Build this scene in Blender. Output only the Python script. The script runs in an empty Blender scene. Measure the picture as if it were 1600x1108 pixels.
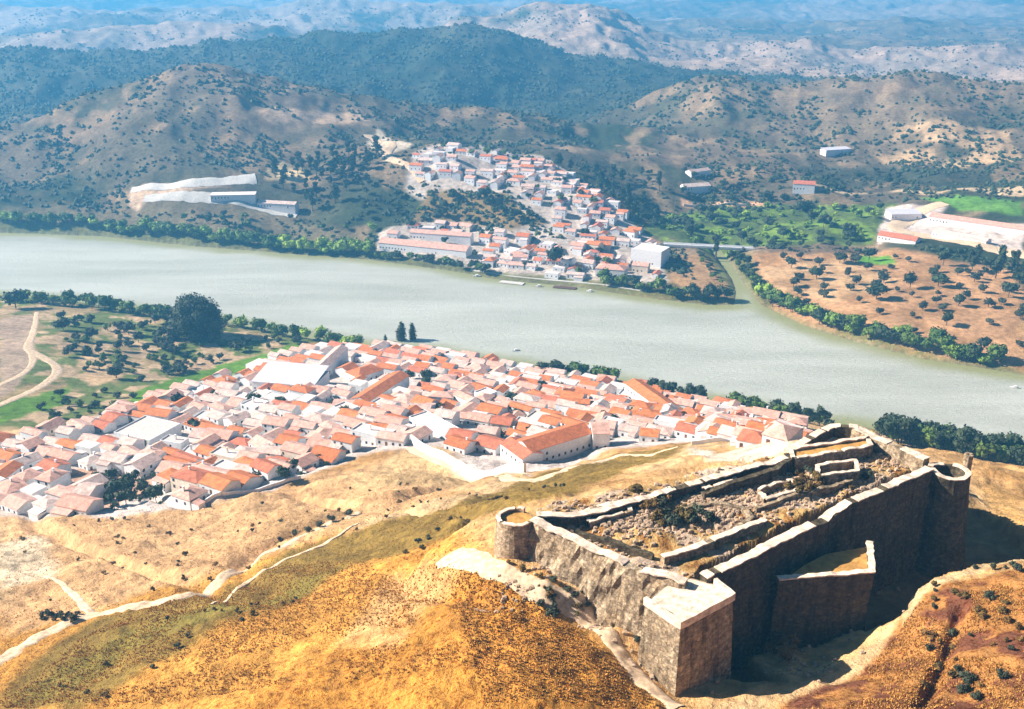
import bpy, math, random
import numpy as np
random.seed(7); rng = np.random.default_rng(7)
C = bpy.context.scene.collection
R = math.radians
# ------------------------------------------------------------------ camera
H = 270.0; F = 1537.0; PITCH = math.atan(594/1537)
CP, SP = math.cos(PITCH), math.sin(PITCH)
cam_d = bpy.data.cameras.new('camera'); cam = bpy.data.objects.new('camera', cam_d); C.objects.link(cam)
cam.location = (0, 0, H); cam.rotation_euler = (math.pi/2-PITCH, 0, 0)
cam_d.sensor_width = 36; cam_d.lens = 36*F/1600; cam_d.clip_start = 1; cam_d.clip_end = 40000
bpy.context.scene.camera = cam
def ray(px, py):
    a = (px-800)/F; b = -(py-554)/F
    return np.array([a, CP+b*SP, -SP+b*CP])
def plan(px, py, z):
    d = ray(px, py); t = (z-H)/d[2]
    return d[0]*t, d[1]*t
def project(x, y, z):
    dz = z-H; dep = y*CP-dz*SP; up = y*SP+dz*CP
    return 800+F*x/dep, 554-F*up/dep
# ------------------------------------------------------------------ noise
def _h(i, j, s):
    n = (i.astype(np.int64)*374761393+j.astype(np.int64)*668265263+s*1274126177) & 0x7fffffff
    n = ((n ^ (n >> 13))*1103515245+12345) & 0x7fffffff
    n = ((n ^ (n >> 15))*2246822519) & 0x7fffffff
    return (n & 0xffff)/65535.0
def vn(x, y, s=0):
    x = np.asarray(x, float); y = np.asarray(y, float)
    i = np.floor(x); j = np.floor(y); u = x-i; v = y-j
    u = u*u*(3-2*u); v = v*v*(3-2*v)
    a = _h(i, j, s); b = _h(i+1, j, s); c = _h(i, j+1, s); d = _h(i+1, j+1, s)
    return (a*(1-u)+b*u)*(1-v)+(c*(1-u)+d*u)*v
def fbm(x, y, s=0, o=4):
    r = 0; a = 1; t = 0
    for k in range(o):
        r = r+a*vn(x*2**k+k*17.3, y*2**k-k*9.1, s+k); t += a; a *= .5
    return r/t
def ridged(x, y, s=0, o=4):
    r = 0; a = 1; t = 0
    for k in range(o):
        r = r+a*(1-abs(2*vn(x*2**k+k*7.3, y*2**k+k*3.1, s+k)-1)); t += a; a *= .5
    return r/t
def ss(a, b, x):
    t = np.clip((x-a)/(b-a), 0, 1); return t*t*(3-2*t)
def sdist(x, y, poly):
    """signed distance to a plan polygon, positive inside"""
    P = np.array(poly); n = len(P); d = np.full(x.shape, 1e9); ins = np.zeros(x.shape, bool)
    for k in range(n):
        ax, ay = P[k]; bx, by = P[(k+1) % n]
        ex, ey = bx-ax, by-ay; L = ex*ex+ey*ey+1e-9
        t = np.clip(((x-ax)*ex+(y-ay)*ey)/L, 0, 1)
        d = np.minimum(d, (x-ax-t*ex)**2+(y-ay-t*ey)**2)
        c = ((ay > y) != (by > y)) & (x < (bx-ax)*(y-ay)/((by-ay) if by != ay else 1e-9)+ax)
        ins ^= c
    d = np.sqrt(d); return np.where(ins, d, -d)
# ------------------------------------------------------------------ terrain
RIV = [plan(px, py, 0) for px, py in [(0,363),(160,369),(300,384),(450,396),(580,406),(700,422),(780,437),(900,448),(1000,464),(1100,476),(1146,476),
       (1150,458),(1142,435),(1126,415),(1112,396),(1108,385),(1120,384),(1134,400),(1150,425),(1168,450),(1190,476),(1250,506),(1330,532),(1450,562),(1530,574),(1600,586)]]
RIV += [(700, 640), (1200, 420), (1300, 250), (760, 380), (400, 505)]
RIV += [plan(px, py, 0) for px, py in [(1600,706),(1450,682),(1380,672),(1290,662),(1200,643),(1130,628),(1050,616),(960,598),(850,582),(800,570),(700,553),(600,544),(520,536),(450,524),(350,504),(270,494),(200,484),(100,470),(0,462)]]
RIV += [(-1100, 930), (-2200, 1000), (-2300, 1250), (-1100, 1180)]
CT = []
def ct(px, py, z): x, y = plan(px, py, z); CT.append((x, y, z))
for p in [(0,362,2),(0,462,2),(300,385,2),(300,494,2),(600,407,2),(600,544,2),(900,448,2),(900,590,2),(1200,482,2),(1200,643,2),(1450,563,2),(1450,682,2),(1600,585,2),(1600,706,2),
  (0,480,12),(0,560,32),(60,500,16),(100,600,30),(200,540,14),(300,530,8),(200,600,22),(350,600,18),(450,545,9),(0,640,42),(120,530,20),
  (600,565,10),(500,600,25),(300,650,38),(100,700,48),(0,750,58),(300,770,60),(500,720,58),(650,690,60),(800,735,64),(600,640,38),(800,620,25),(800,670,45),
  (950,608,10),(950,650,35),(940,705,62),(1100,640,12),(1100,685,60),(1250,665,30),
  (400,765,62),(400,800,80),(400,850,97),(400,900,112),(400,950,124),(400,1000,133),(400,1100,146),
  (0,790,62),(0,850,78),(0,900,90),(0,950,101),(0,1035,116),(0,1108,126),
  (200,800,64),(200,850,84),(200,900,99),(200,950,112),(200,1000,121),(200,1100,135),
  (600,725,66),(600,760,88),(600,800,106),(600,850,121),(600,900,132),(600,1000,144),(600,1100,152),
  (800,760,95),(800,785,120),(680,800,128),(750,830,146),(700,870,147),(785,872,158),(850,905,155.5),(740,868,153),(700,900,149),(800,920,154),(800,1000,156),(800,1108,158),
  (950,740,115),(1100,702,108),(1200,702,130),(1300,690,148),(1000,770,146),(880,800,152),
  (930,958,152.5),(985,1008,150),(950,1050,152),(1060,1100,147),(1200,1050,147),(1300,1020,147),(1400,1008,150),(1350,1060,151),(1250,1108,155),(1450,1060,160),(1600,1108,167),(1600,1000,163),
  (1500,960,159),(1600,885,157),(1450,925,157.5),(1500,900,156.5),(1500,820,144),(1300,930,144),(1200,980,144),(1560,790,144),(1600,775,135),
  (1600,735,10),(1500,705,8),(1400,685,6),(1540,720,10),
  (0,345,6),(200,330,15),(300,290,40),(400,280,45),(450,335,16),(0,280,30),(0,200,60),(200,200,78),(330,90,125),(100,75,125),(500,300,35),(500,250,52),
  (600,220,78),(600,350,18),(700,240,72),(700,310,36),(700,385,8),(820,250,62),(820,330,30),(900,425,5),(950,330,26),(850,180,92),(1000,405,6),(1000,280,24),
  (1000,345,12),(1200,370,8),(1200,300,14),(1300,330,10),(1300,420,12),(1450,330,15),(1500,450,16),(1400,520,9),(1600,400,16),(1600,500,14),(1400,230,52),(1600,250,50),(1200,200,62)]:
    ct(*p)
for x, y, z in [(-2500,2600,120),(-1200,2800,105),(0,2950,150),(-150,3700,110),(700,2400,100),(1300,2300,100),(2000,2600,120),(-900,2200,122),(1200,1500,60),(1800,1700,75),(-1800,1500,70),
  (0,40,170),(-200,60,150),(250,60,180),(-450,200,95),(350,200,140),(600,300,60),(-600,500,50),(-1200,700,30)]:
    CT.append((x, y, z))
CT = np.array(CT); S0 = 200.0
def _tps_fit():
    X = CT[:, :2]/S0; n = len(X)
    r2 = ((X[:, None]-X[None])**2).sum(-1)
    K = .5*r2*np.log(r2+1e-12)+np.eye(n)*.004
    Pm = np.c_[np.ones(n), X]
    A = np.zeros((n+3, n+3)); A[:n, :n] = K; A[:n, n:] = Pm; A[n:, :n] = Pm.T
    return np.linalg.solve(A, np.r_[CT[:, 2], 0, 0, 0])
TW = _tps_fit()
def tps(x, y):
    out = TW[-3]+TW[-2]*x/S0+TW[-1]*y/S0
    for k in range(len(CT)):
        r2 = ((x-CT[k, 0])/S0)**2+((y-CT[k, 1])/S0)**2
        out = out+TW[k]*.5*r2*np.log(r2+1e-12)
    return out
RIDGES = [(1500,.22,.30,[(-900,215),(0,205),(120,165),(230,126),(330,104),(430,116),(520,142),(620,156),(760,165),(900,185),(1100,215),(1400,215),(2400,200)]),
  (1750,.24,.30,[(-900,260),(850,220),(930,178),(1010,158),(1090,116),(1180,130),(1300,122),(1450,106),(1560,120),(1700,110),(2400,120)]),
  (2350,.20,.30,[(-900,120),(0,88),(90,66),(180,72),(300,66),(400,46),(560,48),(640,60),(715,36),(800,70),(950,92),(1100,112),(1250,150),(1400,180),(2400,160)]),
  (3300,.16,.2,[(-900,70),(0,62),(100,34),(250,46),(400,34),(500,52),(620,60),(740,28),(850,8),(950,16),(1040,52),(1150,66),(1400,60),(1500,60),(1600,90),(2400,60)]),
  (4700,.12,.2,[(-900,20),(0,22),(150,8),(600,6),(800,15),(1000,40),(1100,28),(1200,50),(1350,28),(1500,45),(1600,35),(2400,20)]),
  (6600,.10,.15,[(-900,-5),(400,-8),(900,8),(1100,0),(1250,12),(1600,4),(2400,0)]),(9600,.09,.1,[(-900,-40),(2400,-45)])]
def pp(pts, z): return [plan(a, b, z) for a, b in pts]
FORT = pp([(775,812),(838,800),(1235,716),(1300,680),(1335,668),(1450,722),(1450,735),(1290,808),(1100,903),(1060,950),(1005,925),(835,815)], 160)
MOATP = [(1062,1095,140),(1100,960,142),(1300,830,142),(1450,770,142),(1530,772,142),(1610,800,150),(1650,845,154),(1600,868,156),(1540,876,156),(1480,890,156),(1434,905,156),(1414,935,155),(1418,962,152),(1395,985,149),(1330,988,146),(1230,1000,146),(1172,1030,146),(1222,1092,146)]
MOAT = [plan(*p) for p in MOATP]
def height(x, y):
    d = np.hypot(x, y)
    z = tps(x, y)
    pxa = 800+F*x/np.maximum(y, 1)*.98+(fbm(x/260, y/260, 16, 4)-.5)*150
    zr = np.full(np.shape(x), 38.0)
    for dd, near, farr, pts in RIDGES:
        P = np.array(pts, float); gx = np.arange(-1200, 2800, 10.0); gk = np.exp(-(np.arange(-12, 13)/5.0)**2); cy = np.interp(pxa, gx[12:-12], np.convolve(np.interp(gx, P[:, 0], P[:, 1]), gk/gk.sum(), 'valid'))-(fbm(pxa/60+dd, pxa*0+dd, 18, 3)-.5)*14
        dw = dd*(1+.10*(fbm(x/1500+dd, y/1500, 15, 3)-.5))
        crest = H-dw*np.tan(PITCH-np.arctan((554-cy)/F))
        t = crest-np.where(d < dw, (dw-d)*near, (d-dw)*farr)
        k = 14.0; h_ = np.clip(.5+.5*(zr-t)/k, 0, 1); zr = t*(1-h_)+zr*h_+k*h_*(1-h_)
    w_ = ss(1120, 1420, d); z = z*(1-w_)+w_*zr
    z = z+ss(1000, 1500, d)*np.clip(20+d*.008, 0, 60)*(ridged(x/520, y/620, 3, 5)-.60)*1.35+ss(1000, 1300, d)*(ridged(x/150, y/170, 4, 4)-.6)*11
    z = z+(fbm(x/60, y/60, 5, 4)-.5)*np.clip(6+d*.010, 0, 26)*ss(150, 400, abs(d-0))*(1-.8*ss(390, 420, d)*(1-ss(880, 960, d)))
    s = -sdist(x, y, RIV)
    far = s > 0
    z = np.where(far, np.maximum(z, 2.5)*ss(-8, 26, s)+.2+.8*ss(0, 5, s), -np.minimum(4, -s*.3))
    # near micro relief: gullies and tufts
    n = ss(460, 360, d)
    z = z+n*((fbm(x/22, y/22, 8, 4)-.5)*5.0+(fbm(x/3.2, y/3.2, 9, 3)-.5)*1.3)
    g = 1-abs(2*vn((x*.8+y*.6)/38, (y*.8-x*.6)/75, 12)-1)
    z = z-n*3.2*ss(.82, 1, g)+n*(ridged(x/9, y/9, 14, 3)-.5)*1.1
    ax, ay = plan(1440, 1120, 160); bx, by = plan(1500, 965, 158); t_ = np.clip(((x-ax)*(bx-ax)+(y-ay)*(by-ay))/((bx-ax)**2+(by-ay)**2), 0, 1)
    z = z-2.6*np.exp(-((x-ax-t_*(bx-ax))**2+(y-ay-t_*(by-ay))**2)/1.3**2)
    # fort courtyard, moat
    sf = sdist(x, y, FORT); z = z*(1-ss(-1.5, 1.0, sf))+ss(-1.5, 1.0, sf)*(161.9+(fbm(x/5, y/5, 40, 3)-.5)*2.4)
    sm = sdist(x, y, MOAT)+(fbm(x/6, y/6, 41, 2)-.5)*3; m = ss(-.8, 1.6, sm)*(sf < 1); z = z*(1-m)+m*np.minimum(z, 139.5+(fbm(x/9, y/9, 42, 3)-.5)*2.2)
    return z
NR, NA = 1150, 980
RR = 45*np.exp(np.linspace(0, math.log(11000/45), NR))
AA = np.r_[np.linspace(-75, -33, 60, endpoint=False), np.linspace(-33, 33, NA-120), np.linspace(33, 75, 61)[1:]]; AA = np.radians(AA); NA = len(AA)
GR, GA = np.meshgrid(RR, AA, indexing='ij')
GX = GR*np.sin(GA); GY = GR*np.cos(GA)
GZ = np.empty_like(GX)
for i in range(0, NR, 50): GZ[i:i+50] = height(GX[i:i+50], GY[i:i+50])
def hg(x, y):
    """height read back from the built grid"""
    x = np.asarray(x, float); y = np.asarray(y, float)
    fr = np.clip(np.log(np.maximum(np.hypot(x, y), 46)/45)/math.log(11000/45)*(NR-1), 0, NR-1.001)
    fa = np.clip(np.interp(np.arctan2(x, y), AA, np.arange(NA)), 0, NA-1.001)
    i = fr.astype(int); j = fa.astype(int); u = fr-i; v = fa-j
    return (GZ[i, j]*(1-v)+GZ[i, j+1]*v)*(1-u)+(GZ[i+1, j]*(1-v)+GZ[i+1, j+1]*v)*u
TT = np.exp(np.linspace(math.log(90), math.log(12000), 5000))
def hit(px, py):
    d = ray(px, py); X = d[0]*TT; Y = d[1]*TT; Z = H+d[2]*TT
    k = np.argmax(Z < hg(X, Y)); k = max(k, 1)
    return float(X[k]), float(Y[k])
def hpoly(pts): return [hit(a, b) for a, b in pts]
# ------------------------------------------------------------------ materials
def new_mat(name, rough=.9, spec=.2):
    m = bpy.data.materials.new(name); m.use_nodes = True; nt = m.node_tree
    b = nt.nodes['Principled BSDF']; b.inputs['Roughness'].default_value = rough; b.inputs['Specular IOR Level'].default_value = spec
    return m, nt, b
def N(nt, t, **kw):
    n = nt.nodes.new(t)
    for k, v in kw.items(): setattr(n, k, v)
    return n
def noise(nt, vec, scale, detail=4, rough=.6):
    n = N(nt, 'ShaderNodeTexNoise'); n.inputs['Scale'].default_value = scale; n.inputs['Detail'].default_value = detail; n.inputs['Roughness'].default_value = rough
    nt.links.new(vec, n.inputs['Vector']); return n.outputs['Fac']
def mix(nt, fac, a, b, mode='MIX'):
    n = N(nt, 'ShaderNodeMix', data_type='RGBA', blend_type=mode)
    for s, v in ((n.inputs[0], fac), (n.inputs[6], a), (n.inputs[7], b)):
        if hasattr(v, 'links'): nt.links.new(v, s)
        else: s.default_value = v if not isinstance(v, tuple) or len(v) == 4 else (*v, 1)
    return n.outputs[2]
def mrange(nt, v, a, b, c, d):
    n = N(nt, 'ShaderNodeMapRange'); nt.links.new(v, n.inputs[0])
    for i, q in enumerate((a, b, c, d)): n.inputs[i+1].default_value = q
    return n.outputs[0]
def bump(nt, b, h, strength, dist):
    n = N(nt, 'ShaderNodeBump'); n.inputs['Strength'].default_value = strength; n.inputs['Distance'].default_value = dist
    nt.links.new(h, n.inputs['Height']); nt.links.new(n.outputs[0], b.inputs['Normal'])
def coords(nt, kind='Object'): return N(nt, 'ShaderNodeTexCoord').outputs[kind]
def pos(nt): return N(nt, 'ShaderNodeNewGeometry').outputs['Position']
def plain(name, col, var=.25, scale=1.5, rough=.9, spec=.2, objvar=.25, bumpd=.05, world=True, bs=None, tint=None):
    m, nt, b = new_mat(name, rough, spec)
    v = pos(nt) if world else coords(nt)
    n = noise(nt, v, scale, 5)
    f = mrange(nt, n, .3, .7, 1-var, 1+var)
    c = mix(nt, 1.0, col, f, 'MULTIPLY')
    if objvar:
        oi = N(nt, 'ShaderNodeObjectInfo'); f2 = mrange(nt, oi.outputs['Random'], 0, 1, 1-objvar, 1+objvar)
        c = mix(nt, 1.0, c, f2, 'MULTIPLY')
        if tint:
            w = N(nt, 'ShaderNodeMath', operation='FRACT'); w0 = N(nt, 'ShaderNodeMath', operation='MULTIPLY'); w0.inputs[1].default_value = 7.31
            nt.links.new(oi.outputs['Random'], w0.inputs[0]); nt.links.new(w0.outputs[0], w.inputs[0])
            c = mix(nt, w.outputs[0], c, tint)
    nt.links.new(c, b.inputs['Base Color'])
    if bumpd: bump(nt, b, noise(nt, v, bs or scale*3, 4), .6, bumpd)
    return m
M = {}
# ground
def ground_mat():
    m, nt, b = new_mat('ground_cover', .97, .08)
    a = N(nt, 'ShaderNodeAttribute', attribute_name='Col'); t = N(nt, 'ShaderNodeAttribute', attribute_name='Tuft')
    p = pos(nt)
    n1 = noise(nt, p, .03, 5, .65); n2 = noise(nt, p, .22, 5, .7); n3 = noise(nt, p, .9, 4, .75)
    c = mix(nt, 1.0, a.outputs['Color'], mrange(nt, n1, .3, .7, .72, 1.28), 'MULTIPLY')
    c = mix(nt, 1.0, c, mrange(nt, n2, .32, .68, .62, 1.36), 'MULTIPLY')
    # dry tufts: fine contrast only where the grass stands high
    k = N(nt, 'ShaderNodeMath', operation='MULTIPLY'); nt.links.new(t.outputs['Fac'], k.inputs[0]); nt.links.new(mrange(nt, n3, .50, .62, 0, 1), k.inputs[1])
    c = mix(nt, k.outputs[0], c, mix(nt, 1.0, c, (.50, .34, .20, 1), 'MULTIPLY'))
    nt.links.new(c, b.inputs['Base Color'])
    bump(nt, b, n3, .9, 1.3)
    return m
M['ground'] = ground_mat()
M['leaf_dark'] = plain('dark_leaves', (.030,.048,.018), .5, .5, .7, .25, .35, 0, tint=(.05,.065,.03))
M['leaf_green'] = plain('green_leaves', (.13,.185,.03), .5, .4, .7, .25, .35, 0, tint=(.07,.12,.02))
M['leaf_bright'] = plain('bright_leaves', (.30,.40,.04), .4, .4, .7, .25, .3, 0, tint=(.16,.26,.03))
M['leaf_olive'] = plain('olive_leaves', (.055,.062,.035), .5, .5, .7, .25, .35, 0, tint=(.04,.05,.03))
M['leaf_dry'] = plain('dry_leaves', (.22,.12,.04), .5, .6, .9, .1, .3, 0, tint=(.10,.08,.03))
M['bark'] = plain('bark', (.12,.085,.06), .3, 3, .95, .1, .1, .02)
def tile_mat(name, col, tint):
    m, nt, b = new_mat(name, .85, .2)
    co = coords(nt); w = N(nt, 'ShaderNodeTexWave'); w.inputs['Scale'].default_value = 1.6; w.inputs['Distortion'].default_value = .6; nt.links.new(co, w.inputs['Vector'])
    n = noise(nt, pos(nt), .45, 5, .7); n2 = noise(nt, pos(nt), 3, 3, .7)
    oi = N(nt, 'ShaderNodeObjectInfo')
    c = mix(nt, oi.outputs['Random'], col, tint)
    c = mix(nt, 1.0, c, mrange(nt, n, .3, .7, .62, 1.3), 'MULTIPLY')
    c = mix(nt, 1.0, c, mrange(nt, n2, .3, .7, .7, 1.25), 'MULTIPLY')
    c = mix(nt, 1.0, c, mrange(nt, w.outputs['Fac'], 0, 1, .75, 1.1), 'MULTIPLY')
    nt.links.new(c, b.inputs['Base Color']); bump(nt, b, w.outputs['Fac'], .5, .08); return m
M['tile_orange'] = tile_mat('orange_roof_tiles', (.74,.25,.09,1), (.66,.20,.08,1))
M['tile_pink'] = tile_mat('faded_pink_roof_tiles', (.82,.50,.40,1), (.76,.40,.30,1))
M['tile_red'] = tile_mat('red_roof_tiles', (.70,.21,.12,1), (.62,.20,.11,1))
M['tile_pale'] = tile_mat('bleached_roof_tiles', (.80,.60,.52,1), (.76,.50,.42,1))
M['terrace'] = plain('terrace_screed', (.72,.59,.54), .2, .8, .9, .2, .15, .02)
M['white'] = plain('whitewashed_wall', (.80,.78,.78), .14, .8, .85, .25, .08, .03)
M['cream'] = plain('cream_wall', (.74,.62,.50), .16, .8, .9, .2, .1, .03)
M['glass'] = plain('dark_window_glass', (.03,.035,.05), .2, 1, .25, .5, .2, 0)
M['wood'] = plain('painted_wood', (.16,.08,.045), .2, 3, .6, .3, .3, 0)
M['concrete'] = plain('pale_concrete', (.60,.55,.50), .22, .6, .9, .2, .08, .04)
M['metal'] = plain('grey_sheet_roof', (.68,.62,.66), .15, .5, .5, .4, .1, .02)
def stone_mat(name, col, col2, dark):
    m, nt, b = new_mat(name, .95, .12)
    p = pos(nt)
    n1 = noise(nt, p, .16, 6, .7); n2 = noise(nt, p, 1.1, 5, .75)
    mp = N(nt, 'ShaderNodeMapping'); mp.inputs['Scale'].default_value = (1, 1, .16); nt.links.new(p, mp.inputs[0])
    n3 = noise(nt, mp.outputs[0], .55, 5, .7)
    v = N(nt, 'ShaderNodeTexVoronoi'); v.inputs['Scale'].default_value = 1.4; nt.links.new(p, v.inputs['Vector'])
    c = mix(nt, mrange(nt, n1, .38, .62, 0, 1), col, col2)
    c = mix(nt, mrange(nt, n3, .50, .66, 0, .85), c, dark)
    c = mix(nt, 1.0, c, mrange(nt, n2, .3, .7, .55, 1.35), 'MULTIPLY')
    c = mix(nt, 1.0, c, mrange(nt, v.outputs['Distance'], 0, .9, 1.15, .7), 'MULTIPLY')
    ms = N(nt, 'ShaderNodeMapping'); ms.inputs['Scale'].default_value = (1, 1, 1.7); nt.links.new(p, ms.inputs[0])
    v2 = N(nt, 'ShaderNodeTexVoronoi', feature='DISTANCE_TO_EDGE'); v2.inputs['Scale'].default_value = 1.15; nt.links.new(ms.outputs[0], v2.inputs['Vector'])
    v3 = N(nt, 'ShaderNodeTexVoronoi'); v3.inputs['Scale'].default_value = 1.15; nt.links.new(ms.outputs[0], v3.inputs['Vector'])
    sp = N(nt, 'ShaderNodeSeparateColor'); nt.links.new(v3.outputs['Color'], sp.inputs[0])
    c = mix(nt, 1.0, c, mrange(nt, sp.outputs[0], 0, 1, .68, 1.3), 'MULTIPLY')
    c = mix(nt, 1.0, c, mrange(nt, v2.outputs['Distance'], 0, .07, .5, 1), 'MULTIPLY')
    nt.links.new(c, b.inputs['Base Color']); bump(nt, b, n2, .9, .5); return m
M['stone'] = stone_mat('shade_darkened_masonry', (.17,.13,.08,1), (.12,.09,.055,1), (.05,.035,.02,1))  # masonry toned down to carry the shade of walls turned from the sun
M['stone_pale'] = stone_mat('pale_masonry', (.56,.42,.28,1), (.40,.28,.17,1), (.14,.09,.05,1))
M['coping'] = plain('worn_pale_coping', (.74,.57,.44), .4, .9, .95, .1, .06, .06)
M['dirt'] = plain('dirt_road_surface', (.66,.47,.31), .38, .7, .97, .08, 0, .15, bs=1.2)
M['earth'] = plain('orange_earth', (.52,.27,.08), .35, .5, .97, .05, 0, .3, bs=1.4)
M['hull'] = plain('white_hull', (.75,.75,.72), .1, 2, .4, .4, .1, 0)
M['rock'] = plain('loose_stone', (.58,.40,.27), .4, 1.5, .95, .1, .3, .1)
def water_mat():
    m, nt, b = new_mat('river_water', .16, .5)
    p = pos(nt)
    wp = N(nt, 'ShaderNodeMapping'); wp.inputs['Scale'].default_value = (.35, 1.6, 1); wp.inputs['Rotation'].default_value = (0, 0, R(18)); nt.links.new(p, wp.inputs[0])
    c = mix(nt, mrange(nt, noise(nt, wp.outputs[0], .010, 8, .7), .38, .62, 0, 1), (.40,.395,.33,1), (.54,.53,.46,1))
    at = N(nt, 'ShaderNodeAttribute', attribute_name='BankReflection'); c = mix(nt, mrange(nt, at.outputs['Fac'], 0, 1, 0, .8), c, (.26,.25,.05,1))  # olive margin paints the bank trees' reflection into the water colour
    nt.links.new(c, b.inputs['Base Color'])
    mp = N(nt, 'ShaderNodeMapping'); mp.inputs['Scale'].default_value = (.6, 1.6, 1); nt.links.new(p, mp.inputs[0])
    bump(nt, b, noise(nt, mp.outputs[0], .35, 6, .75), .8, 1.2)
    b.inputs['Roughness'].default_value = .5
    return m
M['water'] = water_mat()
# ------------------------------------------------------------------ object helpers
def link(o, parent=None, mat=None, label=None, cat=None, group=None, kind=None):
    C.objects.link(o)
    if parent is not None: o.parent = parent
    if mat is not None and o.data is not None and not o.data.materials: o.data.materials.append(M[mat])
    for k, v in (('label', label), ('category', cat), ('group', group), ('kind', kind)):
        if v: o[k] = v
    return o
def mesh(name, V, Fc, mat=None, smooth=False):
    me = bpy.data.meshes.new(name); me.from_pydata([tuple(map(float, v)) for v in V], [], Fc); me.update()
    if mat: me.materials.append(M[mat])
    if smooth: me.polygons.foreach_set('use_smooth', [True]*len(me.polygons))
    return me
def ob(name, me, parent=None, **kw): return link(bpy.data.objects.new(name, me), parent, **kw)
def empty(name, loc, rz=0, **kw):
    o = bpy.data.objects.new(name, None); o.location = loc; o.rotation_euler = (0, 0, rz); o.empty_display_size = .5; return link(o, **kw)
def box(V, Fc, x0, x1, y0, y1, z0, z1):
    n = len(V); V += [(x0,y0,z0),(x1,y0,z0),(x1,y1,z0),(x0,y1,z0),(x0,y0,z1),(x1,y0,z1),(x1,y1,z1),(x0,y1,z1)]
    Fc += [tuple(n+i for i in f) for f in ((3,2,1,0),(4,5,6,7),(0,1,5,4),(1,2,6,5),(2,3,7,6),(3,0,4,7))]
def copy_tree(o, parent=None):
    c = o.copy(); C.objects.link(c); c.parent = parent
    for ch in o.children: copy_tree(ch, c)
    return c
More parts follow.
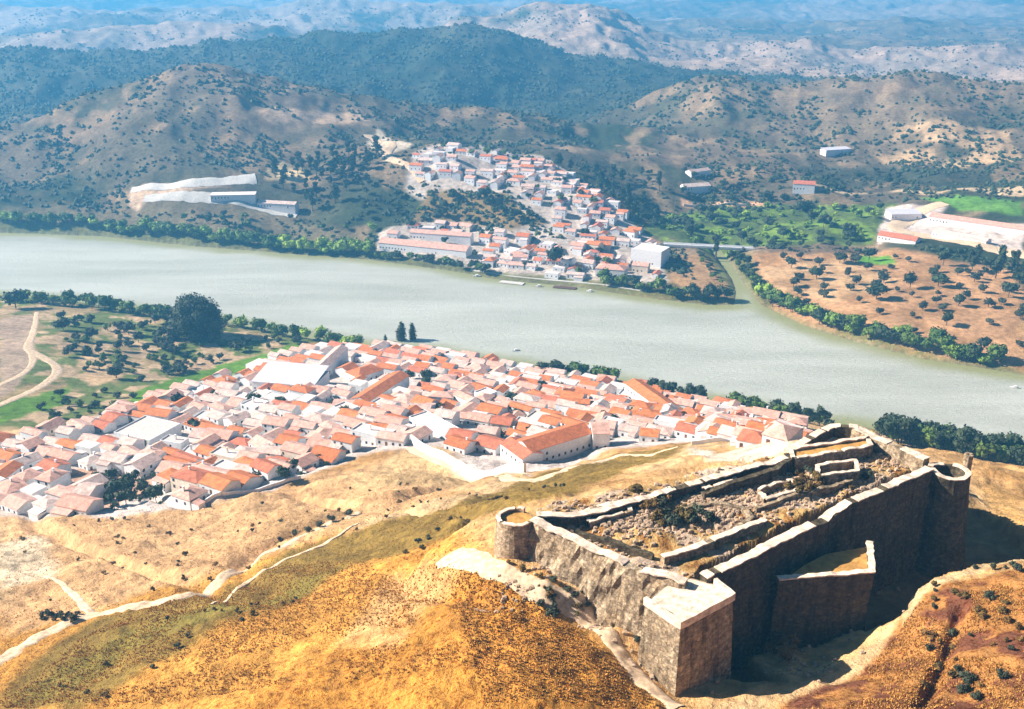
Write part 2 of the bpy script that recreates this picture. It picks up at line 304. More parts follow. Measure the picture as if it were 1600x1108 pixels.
# ------------------------------------------------------------------ ground sheet
def build_ground():
    n = NR*NA
    co = np.empty((n, 3), np.float32); co[:, 0] = GX.ravel(); co[:, 1] = GY.ravel(); co[:, 2] = GZ.ravel()
    i = np.arange(NR-1)[:, None]*NA+np.arange(NA-1)[None]
    q = np.stack([i, i+1, i+NA+1, i+NA], -1).reshape(-1, 4)[:, ::-1]
    me = bpy.data.meshes.new('ground'); me.vertices.add(n); me.vertices.foreach_set('co', co.ravel())
    nf = len(q); me.loops.add(nf*4); me.polygons.add(nf)
    me.loops.foreach_set('vertex_index', q.ravel().astype(np.int32)); me.polygons.foreach_set('loop_start', np.arange(0, nf*4, 4, dtype=np.int32))
    me.update(calc_edges=True); me.polygons.foreach_set('use_smooth', np.ones(nf, bool))
    X, Y, Z = GX.ravel(), GY.ravel(), GZ.ravel(); D = np.hypot(X, Y)
    col = np.zeros((n, 4), np.float32); col[:, 3] = 1
    tuft = np.zeros(n, np.float32)
    def mixc(mask, c): col[:, :3] = col[:, :3]*(1-mask[:, None])+np.array(c)[None]*mask[:, None]
    # far hills: brown scrub with tan clearings
    col[:, :3] = (.095,.08,.045)
    nn = fbm(X/260, Y/260, 50, 5); mixc(ss(.50, .62, nn)*.9, (.19,.13,.08))
    nn = fbm(X/90, Y/90, 51, 5); mixc(ss(.46, .60, nn)*.85, (.040,.055,.022))
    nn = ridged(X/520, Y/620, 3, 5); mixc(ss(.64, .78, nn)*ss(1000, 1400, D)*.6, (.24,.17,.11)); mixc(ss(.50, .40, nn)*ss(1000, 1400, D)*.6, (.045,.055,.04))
    nn = fbm(X/45+9, Y/45, 52, 4); mixc(ss(.56, .68, nn)*.6, (.36,.23,.13))
    nn = fbm(X/500, Y/700, 53, 4); mixc(ss(.50, .60, nn)*ss(1500, 2600, D)*.7, (.46,.33,.25))
    PXA = 800+F*X/np.maximum(Y, 1)*.98; nn = fbm(X/240, Y/240, 56, 5)
    dk = ss(1720, 1850, D)*ss(2620, 2480, D)*ss(1350, 1200, PXA+(nn-.5)*300); mixc(dk*.85, (.035,.05,.03))
    tn = ss(2520, 2700, D)*ss(3700, 3400, D); mixc(tn*ss(.40, .55, nn)*.85, (.46,.31,.22))
    tn = ss(1350, 1500, D)*ss(2300, 2000, D)*ss(1000, 1150, PXA); mixc(tn*ss(.46, .60, nn)*.7, (.27,.185,.115))
    tn = ss(1250, 1400, D)*ss(1750, 1600, D)*ss(700, 500, PXA); mixc(tn*ss(.52, .64, nn)*.65, (.25,.175,.11))
    # near land
    near = ss(900, 800, D)
    mixc(near, (.60,.34,.14))
    nn = fbm(X/30, Y/30, 54, 5); mixc(near*ss(.45, .65, nn)*.6, (.66,.46,.26)); mixc(near*ss(.42, .30, nn)*.6, (.42,.21,.06))
    def zone(pts, c, feather=3, amp=8, strength=1, nscale=25, tf=None, seed=60, pat=None, z=None):
        P = hpoly(pts) if z is None else pp(pts, z)
        A = np.array(P); pad = feather+amp
        sel = (X > A[:, 0].min()-pad) & (X < A[:, 0].max()+pad) & (Y > A[:, 1].min()-pad) & (Y < A[:, 1].max()+pad)
        idx = np.nonzero(sel)[0]
        s = sdist(X[idx], Y[idx], P)+(fbm(X[idx]/nscale, Y[idx]/nscale, seed, 4)-.5)*2*amp
        m = ss(-feather, feather, s)*strength
        if pat: m = m*ss(pat[1], pat[2], fbm(X[idx]/pat[0], Y[idx]/pat[0], seed+3, 4))
        col[idx, :3] = col[idx, :3]*(1-m[:, None])+np.array(c)[None]*m[:, None]
        if tf is not None: tuft[idx] = tuft[idx]*(1-m)+tf*m
    # foreground golden grass
    zone([(0,1400),(-100,1108),(-100,960),(150,960),(450,850),(700,800),(760,870),(900,960),(1050,1108),(1150,1400)], (.64,.31,.065), 6, 6, 1, 25, .9)
    zone([(350,1400),(350,1108),(600,960),(740,900),(880,980),(980,1108),(1050,1400)], (.56,.25,.045), 5, 7, 1, 20, 1, 61)
    zone([(540,1000),(620,900),(740,880),(700,930),(620,1010)], (.66,.40,.18), 4, 6, .7, 15, .3, 62)
    zone([(0,1085),(130,975),(330,935),(450,860),(700,795),(860,735),(1075,692),(1060,712),(880,775),(760,805),(560,880),(330,985),(200,1060),(120,1108),(0,1108)], (.27,.17,.04), 3, 3.5, 1, 14, .5, 63)
    zone([(30,1080),(200,985),(480,900),(560,880),(400,950),(200,1020),(60,1100)], (.22,.18,.04), 3, 4, .7, 12, .4, 64)
    zone([(0,800),(250,800),(450,760),(640,700),(760,745),(640,800),(400,880),(130,960),(0,1000)], (.66,.38,.18), 5, 5, .85, 25, .15, 65)
    zone([(0,850),(70,840),(80,900),(0,920)], (.80,.62,.42), 4, 4, .8, 25, 0, 66)
    zone([(400,830),(440,800),(560,790),(540,815),(430,850)], (.50,.30,.14), 2, 4, .8, 12, .4, 67)
    # right knoll
    zone([(1205,1300),(1215,1108),(1250,1085),(1330,1062),(1400,982),(1425,945),(1470,915),(1600,888),(1760,900),(1760,1300)], (.44,.20,.06), 1, 1.5, 1, 10, 1, 68)
    zone([(1205,1300),(1215,1108),(1250,1085),(1330,1062),(1400,982),(1425,945),(1600,895),(1760,900),(1760,1300)], (.17,.06,.035), 1, 1, .9, 6, 1, 75, (5,.50,.60))
    zone([(350,1108),(600,960),(740,900),(880,980),(980,1108)], (.38,.17,.04), 1, 1, .6, 8, 1, 76, (4,.52,.62))
    zone([(1413,960),(1412,935),(1434,905),(1600,868),(1600,880),(1450,925),(1430,950)], (.66,.46,.25), .6, .8, .9, 8, .2, 69, z=156)
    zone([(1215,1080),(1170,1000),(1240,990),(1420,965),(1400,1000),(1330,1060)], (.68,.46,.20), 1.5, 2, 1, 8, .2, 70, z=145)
    zone([(1540,745),(1600,780),(1600,860),(1540,790)], (.60,.34,.12), 2, 2, .9, 8, .4, 71)
    # moat floor, earth colour darkened to deepen the ditch's shade
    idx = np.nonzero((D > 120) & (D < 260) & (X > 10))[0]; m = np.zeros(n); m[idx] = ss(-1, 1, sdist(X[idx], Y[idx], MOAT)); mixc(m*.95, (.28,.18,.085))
    # fort court
    F1 = pp([(775,812),(838,800),(1235,716),(1300,680),(1335,668),(1450,722),(1450,735),(1290,808),(1100,903),(1005,925),(835,815)], 160)
    s = sdist(X, Y, F1); m = ss(-.5, .5, s); mixc(m, (.58,.36,.14)); tuft[:] = tuft*(1-m)+.4*m
    nn = fbm(X/5, Y/5, 72, 4); mixc(m*ss(.48, .6, nn), (.60,.44,.32)); mixc(m*ss(.42, .3, nn), (.36,.17,.05))
    # village ground
    zone([(-60,690),(100,668),(180,640),(330,590),(430,560),(480,540),(690,538),(800,568),(960,592),(1120,632),(1250,662),(1235,692),(1085,690),(940,708),(800,742),(650,700),(560,712),(480,745),(380,775),(300,797),(180,808),(-60,803)], (.72,.58,.51), 3, 4, 1, 20, 0, 73)
    zone([(0,795),(60,740),(230,720),(290,740),(150,800)], (.54,.22,.08), 2, 5, .6, 20, .1, 74)
    zone([(540,745),(620,705),(700,700),(780,745),(700,760),(560,770)], (.66,.42,.20), 3, 3, .9, 14, .1, 75)
    zone([(650,690),(830,745),(740,750),(640,705)], (.76,.64,.54), 2, 2, .9, 14, 0, 76)
    zone([(1080,700),(1230,690),(1240,705),(1100,722)], (.70,.54,.42), 2, 2, .9, 14, 0, 77)
    # left plain
    L = [(-60,458),(100,462),(350,498),(520,532),(430,560),(330,592),(180,640),(100,668),(-60,680)]
    zone(L, (.40,.28,.14), 2, 4, 1, 20, .3, 78)
    zone(L, (.12,.17,.035), 2, 4, .9, 20, .3, 79, (22,.36,.48))
    zone(L, (.60,.40,.24), 2, 4, .9, 20, .1, 80, (14,.54,.62))
    zone([(195,640),(215,610),(300,580),(400,556),(480,534),(470,550),(330,598),(230,640)], (.13,.25,.02), 1.5, 3, 1, 10, .2, 81)
    zone([(0,628),(60,618),(110,600),(100,632),(0,662)], (.13,.24,.02), 1.5, 4, 1, 10, .2, 82)
    zone([(0,500),(50,490),(60,560),(30,600),(0,620)], (.50,.34,.24), 1.5, 4, .9, 15, .2, 83)
    zone([(120,560),(160,545),(190,590),(140,605)], (.62,.40,.22), 1.5, 4, .9, 10, .2, 83)
    zone([(270,565),(330,555),(340,575),(280,582)], (.62,.40,.24), 1.5, 3, .9, 10, .1, 84)
    # banks
    s = -sdist(X, Y, RIV); e = ss(0, 3, s)*ss(26, 8, s); mixc(e*.85, (.17,.17,.05)); mixc(ss(3, -1, s), (.20,.19,.10))
    # far shore
    farz = lambda *a, **k: zone(*a, **k)
    farz([(0,345),(150,350),(400,375),(580,395),(560,360),(400,320),(200,310),(0,320)], (.20,.15,.08), 8, 14, .8, 60, 0, 85)
    farz([(205,295),(290,284),(400,277),(402,286),(300,300),(230,312),(215,330),(200,320)], (.62,.42,.28), 2, 2, 1, 40, 0, 86)
    farz([(590,200),(640,225),(600,255),(570,225)], (.68,.54,.40), 3, 8, .9, 40, 0, 87)
    farz([(420,262),(470,258),(480,280),(415,280)], (.62,.45,.25), 3, 8, .9, 40, 0, 88)
    farz([(380,165),(560,175),(580,190),(420,190)], (.60,.40,.26), 6, 20, .8, 60, 0, 89)
    farz([(640,240),(780,232),(860,250),(965,325),(1035,385),(1035,440),(930,440),(780,425),(585,392),(590,365),(700,340),(640,300)], (.58,.47,.40), 4, 8, .95, 40, 0, 90)
    farz([(670,300),(790,305),(850,350),(800,362),(720,350),(640,345)], (.26,.17,.07), 3, 8, 1, 30, 0, 91)
    farz([(1010,330),(1150,318),(1400,320),(1360,380),(1080,385),(1010,365)], (.10,.14,.03), 5, 12, .95, 40, 0, 92)
    farz([(1010,330),(1150,318),(1400,320),(1360,380),(1080,385),(1010,365)], (.20,.30,.04), 5, 12, .8, 40, 0, 93, (25,.5,.6))
    farz([(1065,312),(1200,316),(1200,323),(1065,322)], (.66,.36,.20), 2, 3, 1, 30, 0, 94)
    farz([(1270,287),(1600,292),(1600,306),(1400,300),(1270,296)], (.72,.50,.30), 3, 6, .9, 40, 0, 95)
    farz([(1440,310),(1600,315),(1600,338),(1500,330)], (.14,.30,.04), 3, 6, .9, 40, 0, 96)
    farz([(1390,325),(1480,322),(1450,345),(1600,350),(1600,400),(1440,370),(1370,385),(1370,360)], (.74,.58,.50), 3, 6, 1, 40, 0, 97)
    farz([(1175,400),(1400,390),(1600,425),(1600,580),(1450,552),(1300,515),(1210,480)], (.56,.30,.14), 5, 10, 1, 40, 0, 98)
    farz([(1190,420),(1330,400),(1400,440),(1300,470),(1220,450)], (.62,.38,.19), 5, 12, .8, 30, 0, 99)
    farz([(1175,400),(1400,390),(1600,425),(1600,580),(1450,552),(1300,515),(1210,480)], (.30,.15,.05), 5, 10, .5, 40, 0, 100, (18,.5,.6))
    farz([(1340,398),(1390,400),(1400,412),(1340,410)], (.16,.36,.03), 3, 3, 1, 20, 0, 101)
    farz([(1060,400),(1100,395),(1130,440),(1140,465),(1080,462),(1040,440)], (.46,.26,.12), 3, 8, .9, 30, 0, 102)
    farz([(1420,195),(1560,205),(1600,260),(1430,262),(1360,240)], (.58,.37,.20), 8, 18, .8, 60, 0, 103, (50,.42,.55))
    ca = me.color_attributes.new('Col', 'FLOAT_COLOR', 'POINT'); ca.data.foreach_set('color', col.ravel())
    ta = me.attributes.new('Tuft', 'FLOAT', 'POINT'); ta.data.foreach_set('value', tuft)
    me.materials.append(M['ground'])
    return ob('ground', me, kind='structure')
build_ground()
# water: one sheet a little larger than the river
rp = [(x, y, 0) for x, y in RIV]
cx = sum(p[0] for p in rp)/len(rp)
def build_water():
    xs = np.linspace(-2600, 1500, 500); ys = np.linspace(200, 1500, 260); X, Y = np.meshgrid(xs, ys, indexing='ij'); n = X.size
    sd = sdist(X.ravel(), Y.ravel(), RIV)
    i = np.arange(499)[:, None]*260+np.arange(259)[None]; q = np.stack([i, i+260, i+261, i+1], -1).reshape(-1, 4)
    k = (sd[q] > -25).any(1); q = q[k]
    me = mesh('water', np.c_[X.ravel(), Y.ravel(), np.zeros(n)], q.tolist(), 'water')
    a = me.attributes.new('BankReflection', 'FLOAT', 'POINT'); a.data.foreach_set('value', ss(26, 4, sd+(fbm(X.ravel()/30, Y.ravel()/30, 7, 3)-.5)*16).astype(np.float32))  # tint weight of the painted bank reflection
    ob('water', me, kind='structure')
build_water()
# ------------------------------------------------------------------ ribbons (tracks)
def spline(P, n):
    P = np.array(P, float); Q = []
    E = np.vstack([2*P[0]-P[1], P, 2*P[-1]-P[-2]])
    for k in range(1, len(E)-2):
        for t in np.linspace(0, 1, n, endpoint=False):
            a, b, c, d = E[k-1], E[k], E[k+1], E[k+2]
            Q.append(.5*((2*b)+(-a+c)*t+(2*a-5*b+4*c-d)*t*t+(-a+3*b-3*c+d)*t**3))
    Q.append(P[-1]); return np.array(Q)
def ribbon(name, pts, width, mat='dirt', dz=.22, n=14, z=None, kind='structure', seed=0):
    P = [hit(a, b) if z is None else plan(a, b, z) for a, b in pts]; Q = spline(P, n)
    T = np.gradient(Q, axis=0); T /= np.linalg.norm(T, axis=1)[:, None]+1e-9; Nn = np.c_[-T[:, 1], T[:, 0]]
    W = np.interp(np.linspace(0, 1, len(Q)), np.linspace(0, 1, len(width)), width) if hasattr(width, '__len__') else np.full(len(Q), width)
    m = 7; V = []
    for i in range(len(Q)):
        for j in range(m):
            u = (j/(m-1)-.5)*W[i]*(1+.35*(vn(Q[i, 0]/3+j//4*50, Q[i, 1]/3, seed)-.5))
            x, y = Q[i]+Nn[i]*u; e = 0 if 0 < j < m-1 else -.5
            V.append((x, y, float(hg(x, y))+dz+e))
    Fc = [(i*m+j, i*m+j+1, (i+1)*m+j+1, (i+1)*m+j) for i in range(len(Q)-1) for j in range(m-1)]
    return ob(name, mesh(name, V, Fc, mat, True), kind=kind)
ribbon('dirt_road', [(-30,1050),(0,1033),(60,995),(140,962),(220,945),(290,930),(345,905),(400,876),(450,850),(510,822),(560,800)], [6,5.5,5,5,4.5,4,3], seed=1)
ribbon('footpath', [(700,868),(760,885),(800,903),(850,925),(905,952),(945,985),(975,1030),(1010,1070),(1060,1106)], [9,6.5,5,5.2,4.6,4.6,4.6], seed=2)
ribbon('footpath', [(330,945),(380,915),(430,885),(480,862),(520,842),(560,818)], [1.2,2,1.5,1.8,1], seed=3)
ribbon('footpath', [(70,900),(100,915),(125,940),(145,962)], [1.5,2.5,3], seed=4)
ribbon('dirt_road', [(58,488),(52,520),(45,545),(70,560),(90,578),(70,600),(30,620),(-20,640)], [4,6,9,8,7,6,6], seed=5)
ribbon('dirt_road', [(45,545),(52,565),(35,585),(-20,612)], [6,5,5], seed=6)
ribbon('dirt_road', [(640,700),(690,722),(740,738),(800,748),(860,742),(950,718),(1060,698)], [5,6,8,6,4,3], seed=7)
ribbon('dirt_road', [(205,298),(300,286),(400,279)], [8,14,20], mat='concrete', dz=.8, seed=8)
ribbon('dirt_road', [(225,312),(300,308),(380,315),(465,337)], [10,15,13], mat='concrete', dz=.8, seed=9)
ribbon('dirt_road', [(575,212),(610,225),(605,245),(640,262),(660,285)], [14,12,8], dz=1, seed=10)
ribbon('dirt_road', [(1475,318),(1430,335),(1400,355),(1450,372),(1540,385),(1620,402)], [18,22,18,20,22], dz=.8, seed=11)
# ------------------------------------------------------------------ ordinals for labels
ORD = 'first second third fourth fifth sixth seventh eighth ninth tenth eleventh twelfth thirteenth fourteenth fifteenth sixteenth seventeenth eighteenth nineteenth twentieth'.split()
TENS = {2:'twenty',3:'thirty',4:'forty',5:'fifty',6:'sixty',7:'seventy',8:'eighty',9:'ninety'}
def ordw(i):
    if i < 20: return ORD[i]
    if i > 98: return 'hundred-'+ordw(i-100) if i > 99 else 'hundredth'
    t, u = divmod(i+1, 10); return TENS[t]+'-'+ORD[u-1] if u else TENS[t][:-1]+'ieth'
PEND = []   # (object, base phrase, place phrase, px)
def settle_labels():
    g = {}
    for o, base, place, px in PEND: g.setdefault((base, place), []).append((px, o))
    for (base, place), L in g.items():
        L.sort(key=lambda t: t[0]); n = len(L)
        for i, (px, o) in enumerate(L):
            if n == 1: s = f'{base} {place}'
            elif i == 0: s = f'leftmost {base} {place}'
            elif i == n-1: s = f'rightmost {base} {place}'
            else: s = f'{ordw(i)} {base} from the left {place}'
            o['label'] = s
# ------------------------------------------------------------------ buildings
def house(x, y, rz, w, d, h, roof='gable', rm='tile_orange', wm='white', wins=4, rh=None, chimney=False, name='house', z=None, group=None, label=None, cat='house', annex=False, front=-1):
    cs, sn = math.cos(rz), math.sin(rz)
    zs = [float(hg(x+a*cs-b*sn, y+a*sn+b*cs)) for a in (-w/2, w/2) for b in (-d/2, d/2)]
    z0 = (.35*min(zs)+.65*max(zs)) if z is None else z
    e = empty(name, (x, y, z0), rz, cat=cat, group=group, label=label)
    if rh is None: rh = d*.5*math.tan(R(random.uniform(19, 26)))
    V, Fc = [], []
    if roof == 'gable':
        V = [(-w/2,-d/2,-6),(w/2,-d/2,-6),(w/2,d/2,-6),(-w/2,d/2,-6),(-w/2,-d/2,h),(w/2,-d/2,h),(w/2,d/2,h),(-w/2,d/2,h),(-w/2,0,h+rh),(w/2,0,h+rh)]
        Fc = [(0,1,5,4),(2,3,7,6),(1,2,6,9,5),(3,0,4,8,7),(4,5,9,8),(6,7,8,9),(3,2,1,0)]
    else:
        box(V, Fc, -w/2, w/2, -d/2, d/2, -6, h)
    ob('wall', mesh('wall', V, Fc, wm), e)
    V, Fc = [], []; o = .3; t = .22
    if roof == 'gable':
        k = rh/(d/2)
        for s in (-1, 1):
            n = len(V); ye = s*(d/2+o); ze = h-k*o+.02
            V += [(-w/2-o,ye,ze),(w/2+o,ye,ze),(w/2+o,0,h+rh+.02),(-w/2-o,0,h+rh+.02),(-w/2-o,ye,ze+t),(w/2+o,ye,ze+t),(w/2+o,0,h+rh+t),(-w/2-o,0,h+rh+t)]
            Fc += [tuple(n+i for i in f) for f in ((3,2,1,0),(4,5,6,7),(0,1,5,4),(1,2,6,5),(3,0,4,7))]
    elif roof == 'hip':
        r2 = max(w/2-d/2, .3); n = 0
        V += [(-w/2-o,-d/2-o,h),(w/2+o,-d/2-o,h),(w/2+o,d/2+o,h),(-w/2-o,d/2+o,h),(-w/2-o,-d/2-o,h+.15),(w/2+o,-d/2-o,h+.15),(w/2+o,d/2+o,h+.15),(-w/2-o,d/2+o,h+.15),(-r2,0,h+rh),(r2,0,h+rh)]
        Fc += [(0,1,5,4),(1,2,6,5),(2,3,7,6),(3,0,4,7),(4,5,9,8),(5,6,9),(6,7,8,9),(7,4,8),(3,2,1,0)]
    elif roof == 'shed':
        n = 0; V += [(-w/2-o,-d/2-o,h+.02),(w/2+o,-d/2-o,h+.02),(w/2+o,d/2+o,h+rh),(-w/2-o,d/2+o,h+rh),(-w/2-o,-d/2-o,h+.25),(w/2+o,-d/2-o,h+.25),(w/2+o,d/2+o,h+rh+.25),(-w/2-o,d/2+o,h+rh+.25)]
        Fc += [(3,2,1,0),(4,5,6,7),(0,1,5,4),(1,2,6,5),(2,3,7,6),(3,0,4,7)]
    else:
        box(V, Fc, -w/2+.3, w/2-.3, -d/2+.3, d/2-.3, h+.01, h+.12)
    ob('roof', mesh('roof', V, Fc, rm), e)
    if roof == 'flat':
        V, Fc = [], []; ph = .7
        box(V, Fc, -w/2, w/2, -d/2, -d/2+.28, h+.005, h+ph); box(V, Fc, -w/2, w/2, d/2-.28, d/2, h+.005, h+ph)
        box(V, Fc, -w/2, -w/2+.28, -d/2+.28, d/2-.28, h+.005, h+ph); box(V, Fc, w/2-.28, w/2, -d/2+.28, d/2-.28, h+.005, h+ph)
        ob('parapet', mesh('parapet', V, Fc, wm), e)
    if chimney:
        V, Fc = [], []; cxx = random.uniform(-.3, .3)*w; box(V, Fc, cxx-.4, cxx+.4, .4, 1.1, h+.2, h+rh+1.1); box(V, Fc, cxx-.5, cxx+.5, .3, 1.2, h+rh+1.1, h+rh+1.3)
        ob('chimney', mesh('chimney', V, Fc, wm), e)
    if annex:
        aw = w*random.uniform(.35, .75); ad = random.uniform(2.6, 4.5); ah = h*random.uniform(.5, .85); ax = random.choice([-1, 1])*(w-aw)/2*.94; sd = -front if random.random() < .6 else front
        ya, yb = sorted((sd*(d/2+.01), sd*(d/2+ad))); V, Fc = [], []; box(V, Fc, ax-aw/2, ax+aw/2, ya, yb, -6, ah); an = ob('annex', mesh('annex', V, Fc, wm), e)
        V, Fc = [], []; zi, zo = ah+.75, ah+.06; za, zb = (zi, zo) if sd > 0 else (zo, zi); x0, x1 = ax-aw/2-.15, ax+aw/2+.15; yb2, ya2 = (yb+.2, ya) if sd > 0 else (yb, ya-.2)
        V = [(x0,ya2,za),(x1,ya2,za),(x1,yb2,zb),(x0,yb2,zb),(x0,ya2,za+.2),(x1,ya2,za+.2),(x1,yb2,zb+.2),(x0,yb2,zb+.2)]
        Fc = [(3,2,1,0),(4,5,6,7),(0,1,5,4),(1,2,6,5),(2,3,7,6),(3,0,4,7)]
        ob('annex_roof', mesh('annex_roof', V, Fc, random.choice([rm, 'terrace', 'tile_pale', 'tile_pink'])), an)
    # openings on the sides that can be seen
    st = 2 if h > 4.8 else 1; made = 0
    cand = []
    for s in range(st):
        zc = 1.55+2.9*s
        nx = max(1, int(w/3.4))
        for q in range(nx):
            xx = -w/2+(q+.5)*w/nx
            cand.append(('f', xx, zc, s, q))
        cand.append(('g', -d*.22, zc, s, 0)); cand.append(('g', d*.22, zc, s, 1))
    door = random.randrange(max(1, int(w/3.4)))
    fr = [c for c in cand if c[0] == 'f']; ga = [c for c in cand if c[0] == 'g']
    for c in fr:
        if c[3] == 0 and c[4] == door:
            V, Fc = [], []; yy = front*d/2
            box(V, Fc, c[1]-.6, c[1]+.6, yy-.05, yy+.05, 0, 2.2); ob('door', mesh('door', V, Fc, 'wood'), e)
        elif made < wins:
            V, Fc = [], []; yy = front*d/2
            box(V, Fc, c[1]-.55, c[1]+.55, yy-.05, yy+.05, c[2]-.7, c[2]+.7); ob('window', mesh('window', V, Fc, 'glass'), e); made += 1
    for c in ga[:max(0, wins-2)]:
        V, Fc = [], []; box(V, Fc, -w/2-.05, -w/2+.05, c[1]-.5, c[1]+.5, c[2]-.65, c[2]+.65); ob('window', mesh('window', V, Fc, 'glass'), e)
    return e
def long_building(a, b, depth, h, **kw):
    """front wall foot runs between two picture points on the ground"""
    P, Q = np.array(hit(*a)), np.array(hit(*b)); v = Q-P; L = float(np.linalg.norm(v)); rz = math.atan2(v[1], v[0]); n = np.array([-v[1], v[0]])/L
    c = (P+Q)/2+n*depth/2
    return house(c[0], c[1], rz, L, depth, h, **kw), c, L, rz
REST = []
KEEP = []   # plan discs where ordinary houses do not go
def special(a, b, depth, h, **kw):
    e, c, L, rz = long_building(a, b, depth, h, **kw)
    for t in np.linspace(-.5, .5, 5): KEEP.append((c[0]+t*L*math.cos(rz), c[1]+t*L*math.sin(rz), depth*.5+4.5))
    return e
special((830,722),(925,700), 14, 7.5, roof='gable', rm='tile_orange', wins=12, name='school_building', cat='school', label='long two-storey white building under one bright orange roof, beside the dry slope')
ch = special((926,703),(952,698), 13, 8.5, roof='gable', rm='tile_pink', wins=1, name='chapel', cat='chapel', label='tall white gabled building with one dark opening beside the long orange-roofed building')
for q, (a_, b_, lb) in enumerate([((696,692),(732,701),'upper'),((740,704),(774,712),'middle'),((782,715),(816,724),'lower')]):
    special(a_, b_, 11, 4.2, roof='gable', rm='tile_red', wins=4, label=lb+' of three red-roofed white houses stepping down above the pale retaining wall')
special((640,672),(700,690), 11, 4, roof='flat', rm='terrace', wins=3, name='flat_roofed_hall', cat='hall', label='white flat-roofed block at the upper end of the pale retaining wall')
special((395,612),(490,612), 26, 6, roof='shed', rm='metal', rh=3.5, wins=3, name='sports_hall', cat='hall', label='largest pale grey sheet roof in the near village, above its dark gable end')
special((490,600),(545,570), 9, 6, roof='gable', rm='tile_pale', wins=3, name='warehouse', cat='warehouse', label='narrow pale building with shaded wall adjoining the largest grey roof')
special((180,690),(235,700), 22, 5, roof='flat', rm='terrace', wins=3, name='flat_roofed_hall', cat='hall', label='broad white flat-roofed block below the green meadow strip')
special((575,632),(640,610), 12, 4.5, roof='gable', rm='tile_orange', wins=4, name='long_house', label='long orange-roofed house right of the largest grey roof, near the village middle')
special((975,628),(1050,650), 12, 4.5, roof='gable', rm='tile_orange', wins=5, name='long_house', label='long orange-roofed shed behind the dark riverside tree row')
special((560,598),(600,592), 14, 5, roof='hip', rm='tile_orange', wins=4, name='villa', label='orange hip-roofed villa just below the cypresses')
# far shore
special((592,392),(728,404), 16, 6, roof='gable', rm='tile_pink', wins=9, name='riverside_hall', cat='hall', label='long white hall with pink roof on the far riverbank, left end of the town')
special((640,372),(735,384), 12, 6, roof='gable', rm='tile_pink', wins=4, name='riverside_hall', cat='hall', label='second long pink-roofed white row behind the riverside hall')
special((985,415),(1032,420), 22, 14, roof='flat', rm='terrace', wins=6, name='apartment_block', cat='apartment building', label='tallest white flat-roofed block on the far bank, right end of the town')
special((930,432),(975,438), 16, 8, roof='hip', rm='tile_pink', wins=5, name='town_hall', cat='hall', label='broad white building with pink hip roof beside the far quay')
special((1450,352),(1600,366), 16, 5, roof='gable', rm='tile_pink', wins=5, name='long_warehouse', cat='warehouse', label='long pink-roofed warehouse beside the pale road across the river')
special((1455,372),(1540,382), 12, 4, roof='gable', rm='tile_pale', wins=3, name='warehouse', cat='warehouse', label='pale-roofed shed below the long pink-roofed warehouse')
special((1392,345),(1440,342), 18, 5, roof='shed', rm='metal', rh=2, wins=2, name='warehouse', cat='warehouse', label='grey sheet-roofed shed at the bend of the pale road')
special((1370,378),(1430,382), 14, 4, roof='gable', rm='tile_red', wins=3, name='farmhouse', label='red-roofed house at the left end of the pale road across the river')
special((330,318),(400,322), 12, 4.5, roof='shed', rm='terrace', rh=1, wins=5, name='terraced_row', cat='house row', label='long white row of houses on the pale terrace across the river')
special((402,323),(462,336), 11, 4.5, roof='gable', rm='tile_pale', wins=5, name='terraced_row', cat='house row', label='white stepped row at the right end of the pale terrace')
special((1238,303),(1272,303), 16, 7, roof='gable', rm='tile_red', wins=3, name='farmhouse', label='white farmhouse with red roof alone above the citrus grove')
special((1070,300),(1110,300), 14, 4, roof='gable', rm='tile_pale', wins=2, name='farmhouse', label='pale low farmhouse left above the citrus grove')
special((1080,278),(1110,275), 12, 4, roof='gable', rm='tile_pale', wins=2, name='farmhouse', label='small pale house among dark trees, behind the low farmhouse')
special((1290,245),(1330,238), 14, 4, roof='shed', rm='metal', rh=1.5, wins=0, name='farm_shed', cat='shed', label='pale metal-roofed shed on the slope above the wooded valley')
# ordinary houses: terraced rows on a slanted street grid
LMN = [(470,590,'by the largest grey roof'),(870,690,'by the long orange-roofed school'),(630,545,'below the cypresses'),(330,610,'along the green meadow strip'),
  (900,600,'behind the riverside tree clump'),(720,690,'above the pale retaining wall'),(1180,670,'near the castle wall end'),(60,740,"at the picture's left edge"),
  (210,765,'by the hillside garden trees'),(430,735,"on the dry hillside edge"),(560,690,'left of bare earth slope'),(670,600,"by the village-middle trees"),
  (1050,630,'behind the dark riverside row'),(800,630,'in the dense orange-roofed quarter'),(330,700,'in the lower left quarter'),(1000,690,'under the olive-green slope'),(110,680,'beside the scrubby orchard')]
LMF = [(660,375,'behind the far riverside hall'),(860,400,'by the dark quay tree'),(1000,400,'by the tall far block'),(700,260,"at the far town's top"),
  (840,290,'on the far hillside street'),(930,350,"on the far town's right"),(780,370,"beside the far brown hillock"),(1500,360,"by the far pale road"),(660,300,'left of the brown hillock')]
def nearest(L, px, py): return min(L, key=lambda t: (t[0]-px)**2+((t[1]-py)*1.8)**2)[2]
RN = {'tile_orange':'orange','tile_pink':'pink','tile_red':'red','tile_pale':'bleached','terrace':'flat'}
